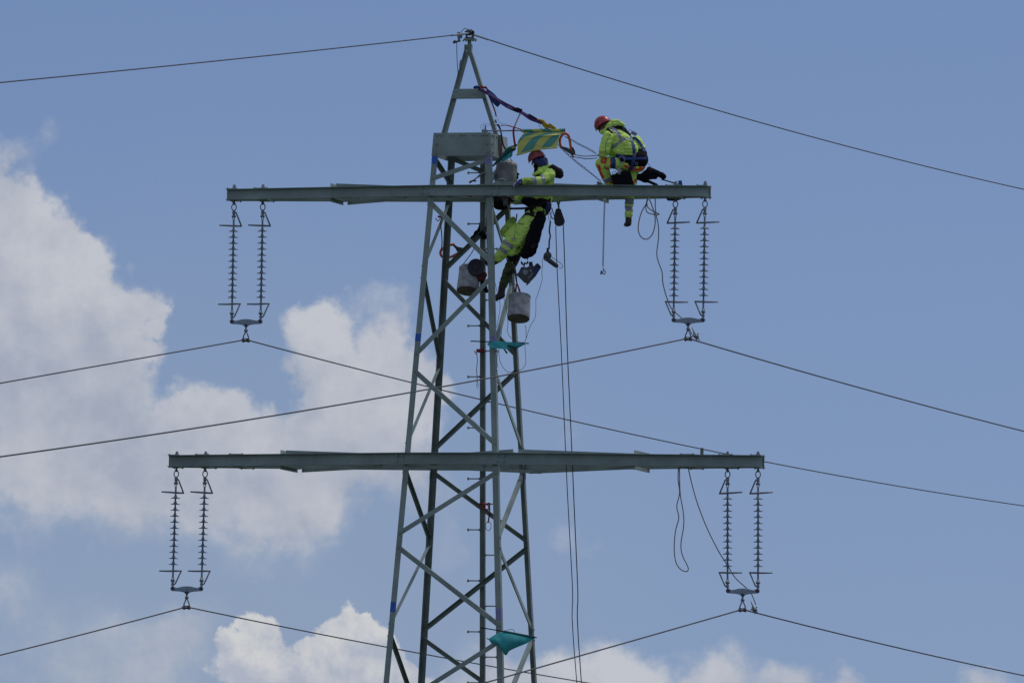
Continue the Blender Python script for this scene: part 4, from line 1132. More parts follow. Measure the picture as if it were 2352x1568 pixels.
line('red_line', 'red_web', [A(620, 785, .05), A(700, 805, .04), A(800, 835, .03), A(905, 868, .02)], [.009] * 19, 'thin red cord running to the white joint of the warning pole', 'cord')
line('blue_snap', 'blue_cloth', [A(535, 790, .05), A(608, 795, .05)], .008, 'small blue sleeve on the cord beside the spire leg', 'sleeve', n=3)
line('blue_tab', 'blue_cloth', [A(446, 690, .12), A(460, 755, .12)], .010, 'short blue tab under the end of the red strap', 'tab', n=3)
rp_ = thing('hanging_strap', 'faded red strap hanging from the purple sling down to the green rag', 'strap', A(870, 590))
line('upper', 'pale_web', [A(875, 585, -.03), A(845, 650, -.04), A(800, 750, -.05), A(770, 830, -.05)], .014, None, None, parent=rp_, flat=.9)
line('lower', 'red_web', [A(775, 820, -.05), A(757, 880, -.06), A(765, 1000, -.06), A(790, 1165, -.05)], .019, None, None, parent=rp_, flat=.9)
yr = thing('rope_bundle', 'crumpled bundle of yellow rope at the lower end of the purple sling', 'rope', A(1300, 780))
soft('bundle', [cap(A(1175, 690, 0), .010, A(1270, 715, 0), .020), cap(A(1270, 715, 0), .022, A(1300, 790, 0), .026), cap(A(1300, 790, 0), .030, A(1400, 810, 0), .028), cap(A(1260, 760, 0), .02, A(1340, 840, 0), .024), cap(A(1400, 800, 0), .028, A(1480, 840, 0), .020)], ['yellow_rope'], yr, vox=.005, smooth=1, wr=.014, fr=26)
for q in range(6):
    line('loop', 'yellow_rope', [A(1180 + q * 12, 690 + q * 4, -.02), A(1290 + 12 * q, 715 + 15 * q, -.03 - .004 * q), A(1340 + 10 * q, 800 - 8 * q, -.03), A(1440 + 8 * q, 800 + 6 * q, -.02), A(1495, 845, -.01)], .005, None, None, parent=yr)
m = MB(); m.ring(A(1215, 795, -.03), V((.45, 0, -.9)).normalized(), V((.9, 0, .45)).normalized(), .055, .014, .0045); tag(m.build('carabiner', 'bright_metal', smooth=True), 'slim carabiner between the purple sling and the striped pole', 'carabiner')
# striped warning flag on its telescopic pole
wf = thing('warning_flag', 'green and yellow striped flag on a horizontal pole above the leaning person', 'flag', A(900, 885))
line('rod', 'galvanised', [A(285, 889), A(600, 886), A(905, 880)], .0115, None, None, parent=wf, n=3)
m = MB(); m.box(A(247, 893, .0), V((.040, 0, 0)), V((0, .03, 0)), V((0, 0, .024))); m.tube([A(285, 889), A(310, 889)], .018, 8); m.build('pole_clamp', 'galvanised', wf)
m = MB(); m.tube([A(265, 860), A(268, 790)], [.013, .007], 8); m.build('wing_screw', 'rubber', wf, smooth=True)
line('tether', 'wire', [A(205, 870), A(180, 820), A(215, 775), A(280, 760), A(340, 770), A(385, 785)], .0022, None, None, parent=wf, seg=5)
line('tether', 'wire', [A(240, 865), A(222, 810), A(245, 780), A(300, 800), A(385, 785)], .0022, None, None, parent=wf, seg=5)
m = MB(); m.tube([A(888, 880), A(925, 880)], .024, 12); m.build('joint', 'label_grey', wf, smooth=True)
m = MB(); L0, L1 = A(905, 887), A(1660, 876); nn = 60; ax = (L1 - L0).normalized(); x_, y_ = perp(ax)
m.mt('flag_green'); m.mt('flag_yellow')
M_ = 20
for i in range(nn + 1):
    c = L0.lerp(L1, i / nn); m.v += [c + (x_ * math.cos(2 * math.pi * k / M_) + y_ * math.sin(2 * math.pi * k / M_)) * .0285 for k in range(M_)]
for i in range(nn):
    for k in range(M_):
        m.f.append([i * M_ + k, i * M_ + (k + 1) % M_, (i + 1) * M_ + (k + 1) % M_, (i + 1) * M_ + k])
        zz = (x_ * math.cos(2 * math.pi * (k + .5) / M_) + y_ * math.sin(2 * math.pi * (k + .5) / M_)).z
        t = (i + .5) / nn * 755 - 25 - zz * -26
        m.m.append(int(((t / 160) % 2) >= 1))
m.f.append(list(range(M_))[::-1]); m.m.append(0); m.f.append(list(range(nn * M_, (nn + 1) * M_))); m.m.append(0)
m.build('striped_tube', None, wf, smooth=True, autos=50)
m = MB(); m.ring(A(1652, 876), V((0, 1, 0)), V((0, 0, 1)), .028, .028, .006); m.build('tube_end', 'drill_grey', wf, smooth=True)
fl = coons([A(945, 912, -.02), A(1280, 912, -.03), A(1640, 905, -.02)], [A(822, 1302, -.16), A(1100, 1225, -.17), A(1300, 1195, -.17), A(1522, 1180, -.16)],
           [A(945, 912, -.02), A(900, 975, -.05), A(835, 1075, -.10), A(826, 1180, -.14), A(822, 1302, -.16)], [A(1640, 905, -.02), A(1590, 950, -.06), A(1555, 980, -.09), A(1540, 1080, -.13), A(1522, 1180, -.16)],
           lambda u, v: .012 * math.sin(7 * u + 2 * v) - .025 * math.exp(-((v - .36) / .10) ** 2), 110, 60)
def stripe(u, v):
    g_ = .47 * v if v > .36 else .83 * v - .13
    return int((((u + g_ - .54) / .47) % 1.0) > .5)
cloth('flag', fl, 110, 60, ['flag_green', 'flag_yellow'], lambda u, v: stripe(u, v), wf)
line('hem', 'flag_yellow', [A(810, 1308, -.16), A(900, 1285, -.165), A(1100, 1228, -.17), A(1300, 1197, -.17), A(1525, 1178, -.16)], .013, None, None, parent=wf)
# furled green flag
gf = thing('furled_flag', 'dark green flag rolled round a slanting pole in front of the grey wrapped bucket', 'flag', F1(850, 1290, YA))
line('pole', 'dark_brown', [F1(625, 1462, YA + .1), F1(720, 1390, YA), F1(860, 1280, YA - .1), F1(1045, 1115, YA - .1)], .010, None, None, parent=gf, n=4)
line('grip', 'label_grey', [F1(700, 1405, YA), F1(760, 1362, YA - .04), F1(810, 1335, YA - .06)], .019, None, None, parent=gf, n=4)
m = MB(); m.tube(spline([F1(745, 1365, YA - .07), F1(790, 1382, YA - .09), F1(820, 1352, YA - .08), F1(800, 1320, YA - .08)], 5), .010, 6); m.build('cord_lashing', 'label_grey', gf, smooth=True)
soft('rolled_cloth', [cap(A(400, 1500, -.1), .014, A(560, 1340, -.1), .036), cap(A(560, 1340, -.1), .040, A(690, 1220, -.1), .050), cap(A(690, 1220, -.1), .050, A(760, 1185, -.1), .046)], ['green_cloth'], gf, vox=.006, smooth=3, wr=.010, fr=16)
cl_ = coons([A(600, 1330, -.12), A(680, 1280, -.13), A(745, 1240, -.13)], [A(548, 1440, -.14), A(640, 1385, -.15), A(730, 1335, -.14)], [A(600, 1330, -.12), A(565, 1380, -.13), A(548, 1440, -.14)], [A(745, 1240, -.13), A(742, 1290, -.13), A(730, 1335, -.14)], lambda u, v: .012 * math.sin(8 * u), 14, 10)
cloth('loose_corner', cl_, 14, 10, ['teal_cloth'], lambda u, v: 0, gf)
line('ring_band', 'yellow_rope', [A(715, 1165, -.15), A(745, 1185, -.16), A(775, 1180, -.15)], .009, None, None, parent=gf, n=4)
line('tip', 'dark_brown', [A(770, 1170, -.1), A(820, 1130, -.1)], .013, None, None, parent=gf, n=3)
line('red_rag', 'pale_web', [F1(620, 1458, .0), F1(640, 1440, .0)], [.016] * 7, 'pale red rag end knotted below the slanting pole on the crossarm', 'rag')
line('red_ribbon', 'red_web', [F1(640, 1445, .02), F1(662, 1440, .02), F1(684, 1445, .02)], [.014] * 13, 'red ribbon tied beside the pale rag on the crossarm', 'ribbon')
line('black_strap', 'dark_brown', [A(480, 775, .1), A(520, 840, .08), A(548, 960, .05), A(560, 1060, .02), A(585, 1150, -.02), A(630, 1225, -.06)], [.019, .019, .019, .018, .018, .017, .016, .015, .014, .013, .013, .013, .013, .013, .014, .014, .014, .015, .015, .015, .015, .015, .015, .014, .014, .014, .014, .013, .012, .012, .012], 'worn dark strap running down beside the clad box to the green roll', 'strap')
line('red_sling', 'red_web', [A(545, 1120, .12), A(540, 1230, .12), A(520, 1350, .12)], [.011] * 13, 'dull red strap hanging behind the right side of the clad box', 'strap')
line('thin_tie', 'rope_dark', [A(695, 1350, .0), A(712, 1380, .0), A(735, 1420, .02)], [.006] * 13, 'short dark tie above the grey wrapped bucket', 'tie')

# two clamps with orange bows
def grapple(pts, jaw, hook, dep, label):
    g_ = thing('bow_clamp', label, 'clamp', pts[0])
    line('bow', 'orange_coat', pts, .0215, None, None, parent=g_, n=7, seg=10)
    slab('jaw', 'drill_grey', jaw, .03, g_)
    line('hook', 'orange_coat', hook, .014, None, None, parent=g_, n=4)
grapple([A(1595, 1190, -.05), A(1568, 1100, -.05), A(1572, 1020, -.05), A(1612, 955, -.05), A(1665, 935, -.05), A(1712, 965, -.05), A(1735, 1040, -.05), A(1750, 1130, -.05), A(1765, 1240, -.05)],
        [A(x, y, -.05) for x, y in ((1575, 1148), (1700, 1185), (1745, 1205), (1790, 1165), (1830, 1235), (1836, 1290), (1790, 1320), (1745, 1290), (1620, 1205))],
        [A(1765, 1270, -.05), A(1785, 1325, -.05), A(1810, 1345, -.05)], 0, 'clamp with an orange bow hanging at the free end of the striped flag')
yb = .92
grapple([FC_(440, 728, yb), FC_(390, 732, yb), FC_(320, 765, yb), FC_(292, 805, yb), FC_(305, 848, yb), FC_(350, 865, yb), FC_(410, 852, yb), FC_(470, 820, yb), FC_(500, 795, yb)],
        [FC_(x, y, yb) for x, y in ((410, 725), (430, 718), (470, 750), (545, 765), (520, 800), (465, 800), (450, 770))],
        [FC_(440, 725, yb), FC_(425, 715, yb)], 0, 'clamp with an orange bow wedged behind the rear left tower leg')
chain([A(1655, 985, -.06), A(1760, 1040, -.06), A(1900, 1120, -.1), A(2060, 1200, -.2), A(2220, 1295, -.3)], 'upper slack chain running from the orange bow clamp to the crouching person')
chain([A(1545, 1130, -.07), A(1580, 1180, -.07), A(1660, 1255, -.07), A(1780, 1365, -.1), A(1920, 1480, -.2), A(2050, 1580, -.3), K(310, 1400, .15)], 'lower slack chain running from the orange bow clamp down to the crossarm')
hc_ = [R2(1050, 705, -.62), R2(1044, 850, -.62), R2(1040, 1030, -.62), R2(1036, 1205, -.62)]
chain(hc_, 'chain hanging straight down below the crossarm with a hook on its end')
hk = thing('chain_hook', 'small steel hook at the bottom of the straight hanging chain', 'hook', R2(1035, 1235, -.62))
m = MB(); m.ring(R2(1045, 1235, -.62), V((1, 0, 0)), V((0, 0, 1)), .020, .030, .007); m.tube([R2(1036, 1205, -.62), R2(1045, 1215, -.62)], .012, 6); m.build('bow', 'dark_metal', hk, smooth=True)
slab('latch', 'galvanised', [R2(x, y, -.63) for x, y in ((1022, 1215), (1036, 1232), (1030, 1250), (1014, 1248))], .02, hk)
for i, (pts, l) in enumerate((([(1810, 1296, -.06), (1900, 1318, -.1), (2030, 1330, -.2), (2235, 1312, -.3)], 'upper of two thin green-grey hoses between the orange clamp and the crouching person'), ([(1805, 1340, -.06), (1900, 1355, -.1), (2040, 1375, -.2), (2210, 1360, -.3)], 'lower of two thin green-grey hoses between the orange clamp and the crouching person'))):
    line('hose', 'wire', [A(*q) for q in pts], .0068, l, 'hose', 'hoses held by the crouching person')

# buckets
def bucket(name, top, bot, r1, r0, mt_, label, axis_extra=None, lid=False):
    b = thing(name, label, 'bucket', bot)
    ax = (top - bot); L = ax.length; ax.normalize()
    m = MB(); m.mt(mt_)
    m.lathe([(r0 * .97, 0), (r0, .006), (r0 * .5 + r1 * .5, L * .5), (r1, L * .93), (r1 * 1.03, L * .94), (r1 * 1.03, L), (r1 * .95, L), (r0 * .92, .03), (.001, .028)], bot, ax, 40)
    for v in m.v:
        n_ = noise.noise(v * 7) ; c = bot + ax * (v - bot).dot(ax); v += (v - c) * n_ * .05
    o = m.build('shell', None, b, smooth=True, autos=40)
    m = MB(); m.lathe([(r0 * .965, -.004), (r0 * .965, .003)], bot, ax, 40); m.build('base', 'bucket_base', b)
    return b
b1 = bucket('bucket', FC_(1122, 1268, -.46), FC_(1107, 1500, -.60) , .176, .186, 'bucket_paint', 'paint-smeared grey bucket hanging from red straps below the leaning person')
for x0, y0, x1, y1, s in ((1090, 1118, 1072, 1262, .024), (1088, 1118, 1136, 1262, .024)):
    m = MB(); m.tube([FC_(x0, y0, -.50), FC_((x0 + x1) / 2, (y0 + y1) / 2, -.52), FC_(x1, y1, -.53)], [.010, .017, .02], 8, flat=.9); m.build('strap', 'red_web', b1, smooth=True)
line('cord', 'rope_dark', [FC_(1045, 920, -.45), FC_(1068, 1000, -.47), FC_(1088, 1118, -.50)], .012, None, None, parent=b1)
b2 = bucket('bucket', FC_(603, 978, -.12), FC_(578, 1212, -.27), .176, .188, 'bucket_paint', 'paint-smeared grey bucket hanging behind the front brace left of the tower leg')
line('wire_bail', 'dark_metal', [FC_(525, 938, -.15), FC_(570, 880, -.14), FC_(618, 815, -.12), FC_(660, 740, -.1)], .007, None, None, parent=b2, n=4)
soft('dark_opening', [blo(FC_(540, 965, -.12), V((.07, 0, 0)), V((0, .1, 0)), V((0, 0, .055)))], ['dark_brown'], b2, vox=.01, smooth=2, wr=.006)  # dark brown lump stands in for the shaded opening of the bucket
dr = thing('reel', 'round dark reel hanging in front of the left grey bucket', 'reel', FC_(665, 962, -.38))
m = MB(); c_ = FC_(665, 962, -.38); ad = V((.12, -1, .05)).normalized()
m.lathe([(.12, -.05), (.138, -.045), (.140, .0), (.132, .012), (.118, .006), (.06, .0), (.055, .016), (.03, .018)], c_, ad, 40); m.build('disc', 'drum_dark', dr, smooth=True, autos=35)
soft('orange_bag', [cap(FC_(690, 1050, -.3), .05, FC_(745, 1045, -.3), .055), cap(FC_(705, 1090, -.3), .04, FC_(735, 1070, -.3), .05)], ['dull_red'], None, FC_(720, 1060, -.3), vox=.009, smooth=3, wr=.008)
tag(bpy.data.objects['orange_bag'], 'dull red bag between the round reel and the front tower leg', 'bag')
tag(soft('dark_pouch', [cap(FC_(735, 1130, -.2), .05, FC_(750, 1170, -.2), .05), cap(FC_(750, 1170, -.2), .045, FC_(775, 1215, -.2), .03)], ['black_cloth'], None, FC_(745, 1150, -.2), vox=.009, smooth=3, wr=.006), 'small black pouch behind the front right tower leg below the red bag', 'pouch')
# bucket wrapped in clear film standing on the crossarm
b3 = thing('wrapped_bucket', 'tall bucket wrapped in dirty grey film standing on the crossarm', 'bucket', H(360, 1390, .12))
m = MB(); m.mt('grey_wrap'); bt, tp = H(330, 1440, .12), H(390, 640, .12); ax = (tp - bt).normalized(); L = (tp - bt).length; x_, y_ = perp(ax); rings = []
for i in range(15):
    t = i / 14; rr = .187 - .022 * t if t < .9 else .165 - (t - .9) * .9
    ring_ = []
    for k in range(48):
        a = 2 * math.pi * k / 48; f = 1 + .07 * noise.noise(V((math.cos(a) * 6, math.sin(a) * 6, t * 1.2))) + 0.07 * noise.noise(V((math.cos(a) * 16, math.sin(a) * 16, t * 2)))
        ring_.append(bt + ax * L * t + (x_ * math.cos(a) + y_ * math.sin(a)) * rr * f)
    rings.append(ring_)
m.loft(rings); m.build('film', None, b3, smooth=True, autos=60)
m = MB(); m.tube(spline([H(60, 1400, -.12), H(80, 1310, -.14), H(150, 1240, -.15), H(240, 1235, -.15), H(300, 1275, -.14)], 6), .016, 8); m.build('white_handle', 'label_grey', b3, smooth=True)
slab('cardboard', 'dark_brown', [H(x, y, .1) for x, y in ((700, 1010), (780, 1080), (720, 1120), (750, 1200), (690, 1230))], .02, None, 'torn brown flap sticking out behind the film-wrapped bucket', 'flap')

# power tool, angle grinder
dl = thing('power_tool', 'dark cordless power tool with a pale label hanging below the black bag', 'power tool', F6_(400, 850, -.55))
def Q(pts, d=-.55): return [F6_(x, y, d) for x, y in pts]
slab('housing', 'drill_grey', Q([(95, 930), (150, 880), (215, 750), (300, 735), (345, 760), (415, 720), (520, 705), (560, 735), (590, 820), (575, 975), (450, 1105), (385, 1150), (300, 1130), (230, 1060)]), .12, dl)
slab('front_cover', 'rubber', Q([(300, 840), (470, 760), (560, 860), (540, 960), (420, 1060)], -.60), .04, dl) if False else None
slab('battery', 'navy_cloth', Q([(535, 860), (560, 700), (600, 660), (650, 660), (718, 745), (575, 975)]), .14, dl)
slab('battery_foot', 'rubber', Q([(590, 665), (640, 655), (720, 745), (695, 775), (575, 695)], -.56), .15, dl)
slab('label_plate', 'label_grey', Q([(240, 870), (300, 785), (402, 850), (332, 960)], -.615), .006, dl)
m = MB(); m.lathe([(.020, 0), (.020, .008)], F6_(455, 828, -.615), V((0, -1, 0)), 14); m.build('dial', 'label_grey', dl)
slab('grip', 'rubber', Q([(405, 615), (500, 608), (515, 720), (415, 730)]), .06, dl)
line('side_handle', 'rubber', Q([(215, 595), (240, 650), (275, 700)]), [.011] * 4 + [.018] * 5 + [.008] * 4, None, None, parent=dl)
line('hanging_loop', 'rubber', Q([(290, 720), (305, 640), (345, 655), (375, 640), (378, 590)]), .013, None, None, parent=dl)
line('nozzle', 'dark_metal', Q([(420, 1100), (390, 1150), (345, 1195)]), [.020] * 5 + [.012] * 8, None, None, parent=dl)
slab('side_rib', 'label_grey', Q([(385, 1010), (500, 880), (520, 890), (400, 1030)], -.612), .006, dl)
line('tool_lanyard', 'rope_dark', [F6_(375, 560, -.52), F6_(385, 300, -.56), F6_(375, 50, -.56)], [.009] * 13, 'dark cord over the black bag carrying the power tool', 'cord')
gr = thing('angle_grinder', 'dark angle grinder hanging head up right of the black bag', 'power tool', F6_(950, 500, -.5))
m = MB(); m.lathe([(.02, -.03), (.062, -.02), (.064, .01), (.045, .028), (.02, .03)], F6_(885, 450, -.5), V((.35, -.93, .1)).normalized(), 28); m.build('head', 'drill_grey', gr, smooth=True, autos=40)
m = MB(); m.lathe([(.022, 0), (.022, .004)], F6_(882, 455, -.535), V((.2, -1, .1)).normalized(), 20); m.build('hub', 'dark_metal', gr)
m = MB(); m.tube(Q([(870, 530), (930, 580), (1100, 710), (1150, 720)], -.5), [.034, .042, .036, .024], 14); m.build('body', 'drill_grey', gr, smooth=True)
m = MB(); m.tube(Q([(880, 260), (885, 350), (890, 400)], -.5), [.016, .022, .026], 8); m.build('handle', 'rubber', gr, smooth=True)
slab('guard', 'dark_metal', Q([(785, 415), (825, 430), (830, 540), (900, 570), (860, 605), (795, 570), (770, 500)], -.49), .02, gr)
line('bail', 'dark_metal', Q([(985, 490), (1090, 560), (1200, 640), (1255, 710), (1240, 765), (1170, 765)], -.48), .0048, None, None, parent=gr)
line('grinder_lanyard', 'rope_dark', [L4(1262, 800, -.12), L4(1245, 950, -.12), L4(1258, 1040, -.12), L4(1243, 1120, -.12), L4(1240, 1240, -.12)], [.013] * 25, 'twisted black lanyard carrying the angle grinder', 'lanyard')
m = MB(); m.ring(L4(1250, 740, -.12), V((0, 0, 1)), V((1, 0, 0)), .058, .018, .0055); tag(m.build('carabiner', 'dark_metal', smooth=True), 'carabiner above the lanyard of the angle grinder', 'carabiner')
line('short_rope', 'rope_dark', [L4(1280, 590, -.1), L4(1300, 660, -.1), L4(1325, 740, -.1), L4(1300, 765, -.1), L4(1270, 720, -.1), L4(1272, 650, -.1)], .008, 'short black rope loop beside the pulley block', 'rope')
line('thin_line', 'rope_dark', [F6_(775, 510, -.5), F6_(748, 580, -.5), F6_(752, 700, -.5), F6_(735, 880, -.5), F6_(745, 1050, -.5), F6_(690, 1250, -.5), F6_(610, 1500, -.5), F7_(1330, 215, -.5), F7_(1325, 370, -.5), F7_(1280, 455, -.5), F7_(1235, 590, -.5)], .0042, 'thin dark cord dangling from the angle grinder to the upper teal flag', 'cord', seg=6)
# pulley block and hauling rope
pb = thing('pulley_block', 'black teardrop pulley block slung under the crossarm', 'pulley', L4(1395, 740, -.06))
slab('cheek', 'rubber', [L4(x, y, -.09) for x, y in ((1385, 600), (1345, 615), (1328, 680), (1318, 780), (1325, 840), (1350, 872), (1392, 884), (1435, 875), (1460, 845), (1465, 800), (1440, 700), (1420, 620))], .035, pb)
slab('cheek', 'drill_grey', [L4(x, y, -.01) for x, y in ((1400, 600), (1425, 618), (1488, 800), (1475, 850), (1440, 870), (1390, 884), (1340, 850), (1335, 700), (1360, 610))], .02, pb)
m = MB(); m.lathe([(.055, -.025), (.045, 0), (.055, .025)], L4(1405, 805, -.05), V((0, 1, 0)), 20); m.build('wheel', 'dark_metal', pb, smooth=True)
line('hook', 'dark_metal', [L4(1388, 600, -.05), L4(1392, 570, -.05), L4(1382, 540, -.05), L4(1400, 510, -.05)], .014, None, None, parent=pb)
m = MB(); m.tube([L4(1362, 490, -.05), L4(1385, 545, -.05)], .014, 6); m.tube([L4(1408, 490, -.05), L4(1390, 545, -.05)], .014, 6); m.build('shackle', 'dark_metal', pb)
def down(pts, y): return [W(a, b, y) for a, b in pts]
yr_ = -.46
gl = .02
ra = down(((1276.5, 519), (1279.7, 620), (1289, 800), (1299, 1035), (1304, 1145), (1315, 1350), (1325, 1568)), yr_); e = ra[-1].copy(); e.z = .05; e.x += .9; ra.append(e)
rb = down(((1293.7, 516), (1297.5, 620), (1303, 800), (1313.5, 1035), (1318, 1145), (1327, 1350), (1335.5, 1568)), yr_); e = rb[-1].copy(); e.z = .05; e.x += .8; rb.append(e)
hr = thing('hauling_rope', 'doubled dark rope running from the pulley block down past the lower crossarm', 'rope', L4(1400, 860, -.06))
line('fall', 'rope_dark', ra, .0072, None, None, parent=hr, n=5); line('fall', 'rope_dark', rb, .0082, None, None, parent=hr, n=5)

# clutter on and around the leaning person
tag(soft('tool_bundle', [cap(FC_(830, 420, .62), .05, FC_(740, 530, .62), .06), cap(FC_(740, 530, .62), .055, FC_(650, 650, .62), .06), cap(FC_(660, 640, .62), .05, FC_(610, 695, .62), .045), cap(FC_(700, 600, .55), .04, FC_(750, 640, .5), .05)], ['black_cloth', 'dark_brown'], None, FC_(700, 590, .6), vox=.011, smooth=2, wr=.02, fr=9), 'dark bundle of tools and straps tied along the rear brace left of the person', 'bundle')
tag(soft('rope_bag', [blo(frame(1900, 760, 7.84)(790, 430, .05), V((.14, 0, 0)), V((0, .12, 0)), V((0, 0, .11))), cap(frame(1900, 760, 7.84)(640, 330, .05), .08, frame(1900, 760, 7.84)(980, 330, .05), .08)], ['black_cloth'], None, frame(1900, 760, 7.84)(790, 430, .05), vox=.011, smooth=3, wr=.012, fr=9), 'black bag stuffed under the crossarm between tower leg and person', 'bag')
FT = frame(1900, 760, 7.84)
cbn = thing('carabiner_cluster', 'cluster of silver carabiners under the crossarm right of the tower leg', 'carabiners', FT(940, 380, -.3))
for i, (x, y, a) in enumerate(((900, 330, .2), (930, 370, .35), (960, 350, .1), (990, 390, .5), (925, 430, -.1), (1010, 330, .3))):
    m = MB(); d = V((math.sin(a), 0, -math.cos(a))); m.ring(FT(x, y, -.3 - .008 * i), d, V((-d.z, .3, d.x)).normalized(), .042, .014, .004); m.build('carabiner', 'bright_metal', cbn, smooth=True)
line('work_lanyard', 'dark_brown', [L4(625, 605, -.24), L4(720, 605, -.26), L4(860, 600, -.25), L4(1000, 575, -.23), L4(1130, 530, -.22), L4(1270, 460, -.2)], [.018] * 31, 'thick dark work lanyard slung across the waist of the leaning person', 'lanyard')
line('lanyard_end', 'yellow_rope', [FT(1065, 600, -.3), FT(1082, 690, -.3)], .011, 'yellow end piece at the left tip of the work lanyard', 'clip', n=3)
line('hose_end', 'label_grey', [FT(1150, 290, -.25), FT(1250, 320, -.25), FT(1385, 350, -.25)], .012, 'grey tube end poking out under the crossarm', 'tube', n=4)
line('hook_wire', 'bright_metal', [FT(960, 430, -.3), FT(1010, 480, -.3), FT(1080, 580, -.3)], .006, 'thin bright rod leading to the yellow end piece', 'rod', n=3)
line('rope_guide', 'rope_dark', [L4(255, 500, .4), L4(258, 700, .4), L4(262, 1000, .4), L4(268, 1300, .4)], .006, 'thin dark rope hanging between climbing pole and front leg', 'rope', n=3)
for i, (pts, l) in enumerate((
        ([F5_(1195, 560, -.3), F5_(1190, 750, -.3), F5_(1195, 900, -.3), F5_(1240, 1110, -.3), F5_(1310, 1440, -.3), F7_(985, 430, -.3), F7_(978, 470, -.3)], 'thin cord hanging just right of the front tower leg down past the boot'),
        ([F5_(1330, 900, -.3), F5_(1370, 1200, -.3), F5_(1450, 1450, -.3), F7_(1065, 290, -.34), F7_(1080, 430, -.35), F7_(1073, 500, -.35), F7_(1105, 560, -.35), F7_(1180, 600, -.35), F7_(1235, 590, -.35), F7_(1242, 500, -.35), F7_(1232, 445, -.35)], 'thin cord looping under the hanging bucket to the upper teal flag'),
        ([F7_(1232, 620, -.3), F7_(1235, 700, -.3), F7_(1238, 790, -.3), F7_(1200, 845, -.3), F7_(1130, 870, -.3), F7_(1070, 862, -.3), F7_(1015, 790, -.3), F7_(998, 700, -.3), F7_(1005, 640, -.3)], 'thin cord loop hanging below the upper teal flag'),
        ([F7_(1022, 470, -.3), F7_(1018, 560, -.3), F7_(1000, 660, -.3), F7_(982, 730, -.3), F7_(985, 830, -.3)], 'thin cord running down behind the upper teal flag beside the leg'))):
    line('cord', 'rope_dark', pts, .0044, l, 'cord', seg=6)
line('hip_strap', 'rope_dark', [F5_(1640, 400, -.3), F5_(1610, 560, -.3), F5_(1640, 750, -.35), F5_(1655, 930, -.4)], .012, 'olive-black strap hanging from the hip towards the bucket', 'strap')
line('hip_rope', 'rope_dark', [F5_(1590, 560, -.28), F5_(1600, 800, -.3), F5_(1605, 1150, -.35)], .008, 'dark rope hanging left of the bucket straps', 'rope')
tag(soft('knee_pad_bag', [cap(F5_(1500, 380, -.34), .05, F5_(1640, 420, -.34), .06), cap(F5_(1560, 470, -.34), .05, F5_(1600, 520, -.34), .035)], ['dark_brown'], None, F5_(1570, 430, -.34), vox=.009, smooth=3, wr=.006), 'small dark brown pouch hanging below the yellow trouser cuff', 'pouch')

# the two plain teal flags
def teal(name, top, bot, left, right, pole, bulge, label, extra=None):
    t = thing('teal_flag', label, 'flag', pole[0])
    cloth('cloth', coons(top, bot, left, right, bulge, 30, 16), 30, 16, ['teal_cloth'], lambda u, v: 0, t)
    line('pole', 'dark_brown', pole, .0095, None, None, parent=t, n=4)
    return t
g = lambda x, y, d=0: FG2(x, y, -.93 + d)
t1 = teal('t', [g(345, 395, -.03), g(480, 335), g(800, 350), g(1160, 385)], [g(430, 482, -.05), g(600, 482, -.05), g(700, 500, -.05), g(850, 490, -.03), g(960, 470, -.02), g(1140, 408)], [g(345, 395, -.03), g(380, 420, -.04), g(430, 485, -.08)], [g(1160, 385), g(1160, 395), g(1140, 408)], [g(10, 334, .02), g(350, 346, .02), g(800, 365, .02), g(1232, 383, .02)], lambda u, v: -.02 * math.sin(math.pi * v) * (1 - u) + .008 * math.sin(12 * u), 'narrow sagging teal flag on a rod across the tower leg above mid height')
soft('fold', [cap(g(700, 480, -.05), .012, g(770, 580, -.04), .016), cap(g(820, 430, -.03), .025, g(960, 470, -.03), .018), cap(g(960, 470, -.03), .018, g(1120, 410, -.0), .008)], ['green_cloth'], t1, vox=.006, smooth=3)
g3 = lambda x, y, d=0: FG3(x, y, -1.34 + d)
t2 = teal('t', [g3(380, 645, -.1), g3(540, 545, -.03), g3(700, 495), g3(1000, 545), g3(1345, 620)], [g3(440, 735, -.12), g3(600, 790, -.12), g3(735, 985, -.1), g3(830, 890, -.1), g3(1000, 810, -.08), g3(1180, 735, -.05), g3(1340, 640)], [g3(380, 645, -.1), g3(410, 690, -.11), g3(440, 735, -.12)], [g3(1345, 620), g3(1345, 630), g3(1340, 640)], [g3(215, 408, .03), g3(540, 460, .03), g3(700, 488, .03), g3(1390, 618, .03)], lambda u, v: -.09 * math.sin(math.pi * v) * math.sin(math.pi * min(1, u * 1.1)), 'wide pointed teal flag on a rod at the bottom of the picture')
line('hem', 'green_cloth', [g3(700, 485, -.01), g3(1000, 545, -.01), g3(1350, 612, -.01)], .017, None, None, parent=t2)
line('wire_loop', 'rope_dark', [g3(750, 470), g3(850, 443), g3(910, 460), g3(930, 510)], .004, None, None, parent=t2)
line('corner_tie', 'rope_dark', [g3(350, 630, -.1), g3(385, 650, -.1)], .008, None, None, parent=t2, n=3)

